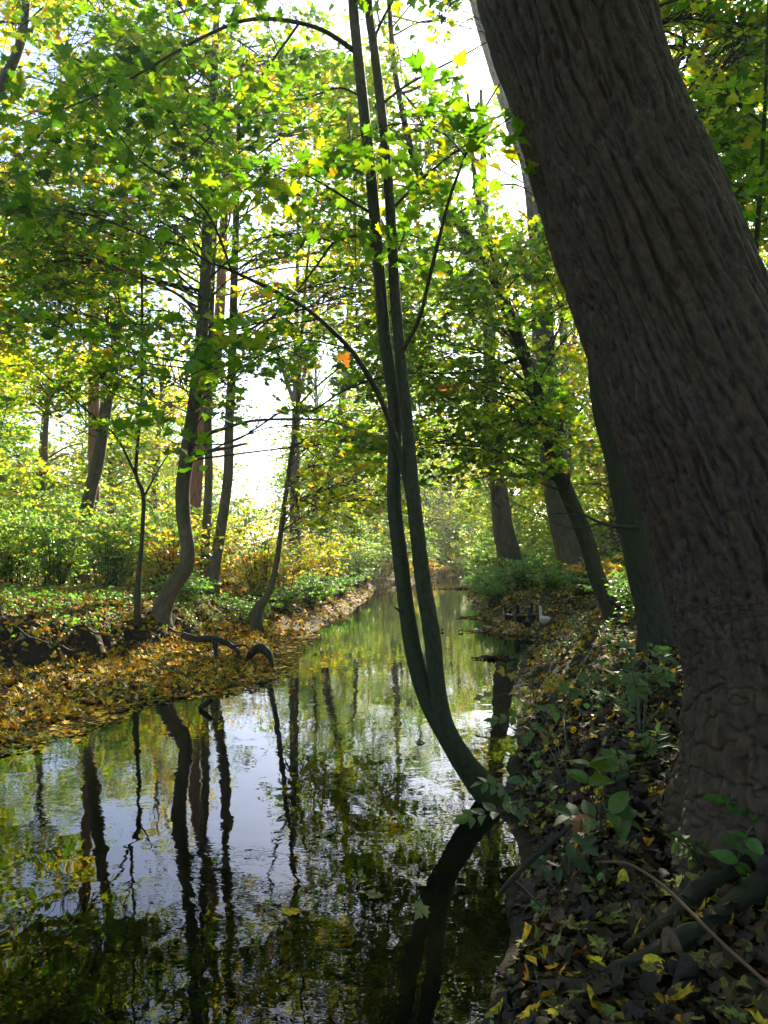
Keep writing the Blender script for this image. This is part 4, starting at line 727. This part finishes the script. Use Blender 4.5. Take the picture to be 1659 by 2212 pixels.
leaf_plant('maple_seedling', 'low maple seedling with dark green lobed leaves halfway along the near bank', (1290, 1540), [(1265, 1468, 20, .1, .86), (1240, 1490, 170, .1, .86), (1300, 1500, -10, .12, .88)], .11, GP, MAPLE_HI, npairs=1)
leaf_plant('maple_seedling', 'maple seedling with yellow leaves on the bank edge over the water', (1150, 1530), [(1100, 1455, 160, .12, .86), (1130, 1490, 200, .12, .88), (1050, 1505, 180, .10, .88), (1185, 1480, 20, .1, .88)], .10, YP, MAPLE_HI, npairs=1)
leaf_plant('maple_seedling', 'dark leaved seedling leaning over the stick near the water edge', (1230, 1900), [(1196, 1870, 150, .1, .9), (1245, 1845, 60, .1, .9)], .09, [((.04, .13, .02), 1)], OVATE, npairs=2)
leaf_plant('maple_seedling', 'orange leaved maple twig on the near bank below the big leaflets', (1262, 1810), [(1262, 1790, 30, .05, .94)], .15, [((.55, .18, .02), 1)], MAPLE_HI, npairs=1)
leaf_plant('maple_seedling', 'orange leaved maple twig standing over the shrubs of the far right bank', (1175, 1235), [(1170, 1178, 0, .5, .8), (1200, 1190, -10, .4, .8), (1150, 1190, 190, .4, .8)], .14, [((.75, .32, .02), 2), (YE, 1)], MAPLE_MID, npairs=4)
_i = 0
for (X, Y, lab) in [(1300, 1385, 'small leafy seedling in the sunlit patch on the right bank'), (1225, 1420, 'small leafy seedling above the debris covered shallows'), (1330, 1440, 'small leafy seedling between the sunny patch and the big trunk'), (1180, 1450, 'small leafy seedling at the bank rim past the yellow maple twig'), (1420, 1500, 'small leafy seedling close to the left flank of the big trunk'), (1350, 1560, 'small leafy seedling behind the orange maple leaf'), (1400, 1650, 'small leafy seedling left of the trunk foot bulge'), (1240, 1360, 'small leafy seedling right of the white duck'), (1480, 1870, 'small leafy seedling between the two surface roots'), (1340, 1700, 'small leafy seedling on bare dark soil mid bank')]:
    leaf_plant('leafy_seedling', lab, (X, Y), [(X + random.uniform(-20, 20), Y - random.uniform(25, 60), random.uniform(20, 160), .12, .9) for _ in range(3)], random.uniform(.05, .07), GP, OVATE, npairs=3)

# ================================================================== DEAD WOOD
def stick(name, label, cat, pts, mat, group=None, sides=8, rough=.15, lift=0, sub=()):
    P = ppath(pts); P[:, 2] += lift; c = P[:, :3].mean(0); root = thing(name, (c[0], c[1], float(max(0, ground_z(c[0], c[1])))), label, cat, group)
    q = smooth_path(P, 30); m = MB(); m.add(tube(q[:, :3], np.maximum(q[:, 3], .0015), sides, rough, 5)); parts = [m.build('main_limb', mat, root)]
    for s_ in sub:
        Q = ppath(s_); q = smooth_path(Q, 16); m = MB(); m.add(tube(q[:, :3], np.maximum(q[:, 3], .0015), sides, rough, 7)); parts.append(m.build('side_limb', mat, root))
    finish(root, parts)
stick('fallen_branch', 'crooked dead branch propped on the leafy left shore', 'dead branch', [(395, 1372, 12.2, 15), (425, 1380, 12.1, 14), (463, 1380, 12.0, 14), (495, 1392, 11.9, 12), (515, 1410, 11.8, 10), (505, 1428, 11.7, 6)], M_DEAD, sub=[[(463, 1380, 12, 12), (466, 1405, 11.9, 10), (473, 1430, 11.7, 9), (478, 1440, 11.6, 8), (458, 1452, 11.4, 4)], [(500, 1396, 11.9, 6), (530, 1395, 11.7, 4), (545, 1412, 11.5, 3)]])
stick('arched_root', 'short thick arched root dipping into the water at the left shore', 'root', [(535, 1424, 11.9, 14), (548, 1406, 11.8, 18), (563, 1400, 11.8, 20), (577, 1408, 11.7, 19), (585, 1424, 11.6, 14), (588, 1440, 11.5, 8)], M_DEAD)
stick('wet_snag', 'small dark snag sticking out of the water off the left shore', 'dead branch', [(430, 1530, 8.6, 8), (445, 1520, 8.6, 12), (458, 1508, 8.6, 9)], M_DEAD)
stick('bramble_stem', 'long thin reddish brown stem arching over the leaves at the lower right', 'stem', [(1300, 1862, 2.85, 5), (1357, 1866, 2.75, 6), (1426, 1908, 2.6, 6.5), (1494, 1972, 2.45, 7), (1563, 2040, 2.32, 7.5), (1659, 2126, 2.2, 8), (1740, 2200, 2.1, 8)], bark_mat('bramble', (.10, .045, .025), (.20, .10, .055), bump=.1), lift=0)
stick('leaning_stick', 'straight dark stick leaning from the bank into the water', 'dead branch', [(1235, 1782, 3.55, 9), (1151, 1856, 3.6, 11), (1100, 1906, 3.62, 11), (1080, 1930, 3.65, 8)], M_DEAD, sub=[[(1105, 1900, 3.62, 8), (1135, 1925, 3.6, 6), (1170, 1960, 3.55, 3)]])
stick('leaning_stick', 'short dark twig standing in the water right of the twin stem base', 'dead branch', [(1090, 1770, 4.6, 5), (1068, 1795, 4.55, 5), (1060, 1812, 4.5, 3)], M_DEAD)
lb = ['thin bare root dangling from the undercut left bank by the sunlit leaves', 'thin bare root curling out of the shaded left bank near the picture edge', 'pale looping root on the left bank under the crooked trunk', 'dark root creeping down the bank just left of the dead branch', 'short root stub on the left bank below the thin sapling', 'long root along the foot of the undercut left bank']
for i, (x0, y0) in enumerate([(200, 1365), (60, 1375), (290, 1370), (370, 1360), (250, 1385), (140, 1400)]):
    g = ray_ground(x0, y0)[1]; dd = g - .12
    stick('bare_root', lb[i], 'root', [(x0 - 25, y0 - 22, dd + .2, 4), (x0, y0, dd, 5), (x0 + 20, y0 + 6, dd - .03, 4), (x0 + 45, y0 + random.uniform(-10, 20), dd, 3), (x0 + 65, y0 + random.uniform(0, 30), dd + .05, 2)], M_DEAD, group='bare roots of the left bank')
def debris(label, X, Y, wx, wy, n):
    g = at(X, Y, 1.65 * FPX / (Y - 1185.0)); g[2] = 0; root = thing('drift_debris', g, label, 'debris'); parts = []; m = MB()
    for _ in range(n):
        p = g + np.array([rng.normal(0, wx * .45), rng.normal(0, wy * .45), rng.uniform(.004, .03)]); a = random.uniform(-.7, .7); l = random.uniform(.1, .45)
        v = np.array([math.cos(a), math.sin(a), random.uniform(-.05, .1)]) * l * .5; m.add(tube(np.array([p - v, p, p + v]), [.006, .009, .004], 5))
    parts.append(m.build('driftwood', M_DEAD, root)); k = n * 5; a = rng.uniform(0, 6.28, k)
    P = g + np.stack([rng.normal(0, wx * .42, k), rng.normal(0, wy * .42, k), rng.uniform(.005, .035, k)], -1)
    parts.append(leaves_mesh('wet_leaves', P, np.array([0, 0, 1.]) + rng.normal(0, .25, (k, 3)), np.stack([np.cos(a), np.sin(a), 0 * a], -1), rng.uniform(.05, .12, k), pick([(FDB, 4), (FBR, 2), (FPL, 1), (FY, .8), (FOL, 1)], k), MAPLE_MID, M_LITTER, root)); finish(root, parts)
debris('mat of wet twigs and leaves stranded below the ducks', 1115, 1364, 1.0, .35, 34)
debris('small clump of sticks and one orange leaf drifting near the right bank', 1072, 1421, .30, .12, 8)
debris('dark line of twigs lying in the shallow water far up the stream', 985, 1272, 1.1, .5, 26)
debris('drifted twigs and leaves at the right shore behind the ducks', 1055, 1335, .7, .5, 22)
fl = [(797, 1923, FPL, 'pale green leaf floating alone on the dark near water'), (1130, 1513, FO, 'small orange leaf floating by the right bank'), (900, 1600, FOL, 'olive leaf afloat left of the twin stems'), (700, 1790, FPL, 'tiny pale leaf afloat in the middle of the sky reflection'), (960, 1500, FY, 'yellow leaf afloat right of the twin stems'), (620, 1960, FY, 'small yellow leaf afloat on the dark lower water'), (1075, 1660, FY, 'small yellow leaf afloat above the twin stem base')]
for X, Y, c, lab in fl:
    g = at(X, Y, 1.65 * FPX / (Y - 1185.0)); g[2] = .006; a = random.uniform(0, 6.28)
    o = leaves_mesh('floating_leaf', np.zeros((1, 3)), np.array([[.03, 0, 1.]]), np.array([[math.cos(a), math.sin(a), 0]]), np.array([.09]), np.array([c]), MAPLE_HI, M_LITTER, bend=.05); o.location = g; tag(o, lab, 'leaf')
# a maple leaf caught on the dipping reflection line, hanging from a twig
g = at(915, 1955, 3.2); o = leaves_mesh('hanging_leaf', np.zeros((1, 3)), np.array([[.1, -.7, .5]]), np.array([[-.5, 0, -.8]]), np.array([.065]), np.array([(.30, .33, .05)]), MAPLE_HI, M_LEAF_NEAR); o.location = g; tag(o, 'yellow green leaf hanging over the dark water in front of the stem reflection', 'leaf')
g = at(742, 765, 4.9); o = leaves_mesh('hanging_leaf', np.zeros((1, 3)), np.array([[.1, -1, .2]]), np.array([[.3, 0, -1]]), np.array([.09]), np.array([(.65, .24, .015)]), MAPLE_HI, M_LEAF_NEAR); o.location = g; tag(o, 'orange maple leaf dangling from the arching lower branch of the twin maple', 'leaf')

# ================================================================== DUCKS
def duck(label, X, Y, d, rz, c, head_up=.22, face=(.35, .03, .02), s=1.0):
    g = at(X, Y, d); z = max(.03, float(ground_z(g[0], g[1]))); root = thing('duck', (g[0], g[1], z), label, 'duck', 'ducks resting on the mud spit', rz)
    root.scale = (s * .72, s * .95, s * 1.12)
    # one continuous loft: tail, body, breast, neck, head
    sp_ = [(-.33, 0, .19, .012, .03), (-.25, 0, .18, .05, .04), (-.15, 0, .165, .105, .09), (-.03, 0, .145, .125, .10), (.09, 0, .15, .115, .10), (.16, 0, .185, .078, .082), (.19, 0, .24, .058, .062), (.20, 0, .24 + head_up * .35, .048, .05), (.21, 0, .24 + head_up * .7, .048, .05), (.235, 0, .25 + head_up * .9, .054, .058), (.27, 0, .25 + head_up * .95, .032, .034), (.295, 0, .245 + head_up * .93, .014, .014)]
    A = np.array(sp_); q = smooth_path(A, 44); P = q[:, :3]; T = norm(np.gradient(P, axis=0)); B = np.array([0, 1., 0]); th = np.linspace(0, 2 * np.pi, 18, endpoint=False)
    U = norm(np.cross(T, B)); V = (P[:, None] + q[:, 3, None, None] * np.cos(th)[None, :, None] * B + q[:, 4, None, None] * np.sin(th)[None, :, None] * U[:, None]).reshape(-1, 3)
    F = np.array([[i * 18 + j, i * 18 + (j + 1) % 18, (i + 1) * 18 + (j + 1) % 18, (i + 1) * 18 + j] for i in range(43) for j in range(18)])
    m1 = plain('feathers_' + ('white' if c[0] > .4 else 'dark'), c, .9); mesh_obj('body', V, F, m1, root, smooth=True)
    for s_ in (-1, 1):
        w = np.array([(.10, .085, .17, .02), (.02, .10, .185, .045), (-.10, .09, .19, .05), (-.20, .06, .195, .035), (-.30, .03, .21, .008)]); w[:, 1] *= s_; w = smooth_path(w, 14)
        V, F, C, bk = tube(w[:, :3], w[:, 3], 10); V[:, 1] = w[0, 1] * 0 + V[:, 1]; mesh_obj('wing', V, [F, C], m1, root, smooth=True)
        lg = MB(); lg.add(tube(np.array([(.0, .045 * s_, .07), (.01, .05 * s_, .02), (.05, .055 * s_, .006)]), [.010, .008, .018], 7)); lg.build('leg', plain('duck_leg', (.25, .16, .03)), root)
    hz = .245 + head_up * .93; b = MB(); b.add(tube(np.array([(.28, 0, hz), (.32, 0, hz - .01), (.355, 0, hz - .016)]), [.017, .015, .011], 10)); b.build('bill', plain('duck_bill', (.35, .16, .10)), root)
    f = MB(); f.add(tube(np.array([(.262, -.036, hz + .008), (.262, 0, hz + .012), (.262, .036, hz + .008)]), [.010, .03, .010], 8)); f.build('face_patch', plain('duck_face', face), root)
DKC = (.012, .012, .016)
duck('black duck furthest left of the group with its body half hidden in litter', 1098, 1338, 17.6, R(120), DKC, .16, s=.62)
duck('largest black duck of the group seen from behind with head lowered', 1124, 1350, 17.0, R(105), (.006, .006, .007), .16, s=.82)
duck('blue black duck standing upright between the big black one and the white one', 1149, 1345, 17.4, R(80), (.009, .012, .024), .28, s=.66)
duck('charcoal duck lying lowest in front of the others', 1140, 1362, 16.4, R(35), (.012, .012, .015), .08, s=.55)
duck('white duck with red face at the right of the group', 1176, 1350, 17.0, R(125), (.62, .60, .56), .24, s=.7)

# ================================================================== FAR WOOD
def far_wood():
    n = 8000; x = rng.uniform(-75, 75, n); y = rng.uniform(66, 105, n); hh = 7 + 9 * fbm(np.stack([x / 7, y / 7, 0 * x], -1), 3, 70)
    z = .6 + hh * rng.random(n) ** .8
    k = (fbm(np.stack([x / 3.2, y / 6, z / 2.2], -1), 3, 77) > np.where(x < -8, .44, .40)); O = np.stack([x, y, z], -1)[k]
    D = norm(rng.normal(0, 1, O.shape)) * [1, 1, .4]
    o = sprays(O, D, rng.uniform(1.2, 2.4, len(O)), 12, .42, [(YE, 2), (YG, 3), (LG, 3), (OR, 1), (G_, 2)], 'distant_wood', None, LOW, M_LEAF, twigs=False, tilt=.6)
    tag(o, 'distant autumn woodland reading as one pale yellow green mass', 'woodland', kind='stuff')
far_wood()

# ------------------------------------------------------------------ haze
def haze():
    me = bpy.data.meshes.new('haze'); x0, x1, y0, y1, z0, z1 = -125, 125, -25, 252, -1.7, 24
    V = [(x, y, z) for x in (x0, x1) for y in (y0, y1) for z in (z0, z1)]
    me.from_pydata(V, [], [(0, 1, 3, 2), (4, 6, 7, 5), (0, 4, 5, 1), (2, 3, 7, 6), (0, 2, 6, 4), (1, 5, 7, 3)])
    m, nt, out = new_mat('haze_air'); v = N(nt, 'ShaderNodeVolumePrincipled'); v.inputs['Color'].default_value = (.95, .97, 1, 1); v.inputs['Density'].default_value = .0009; v.inputs['Anisotropy'].default_value = .5
    nt.links.new(v.outputs[0], out.inputs['Volume']); me.materials.append(m)
    o = bpy.data.objects.new('haze', me); scene.collection.objects.link(o); tag(o, 'thin pale morning haze filling the air of the wood', 'haze', kind='stuff')
haze()
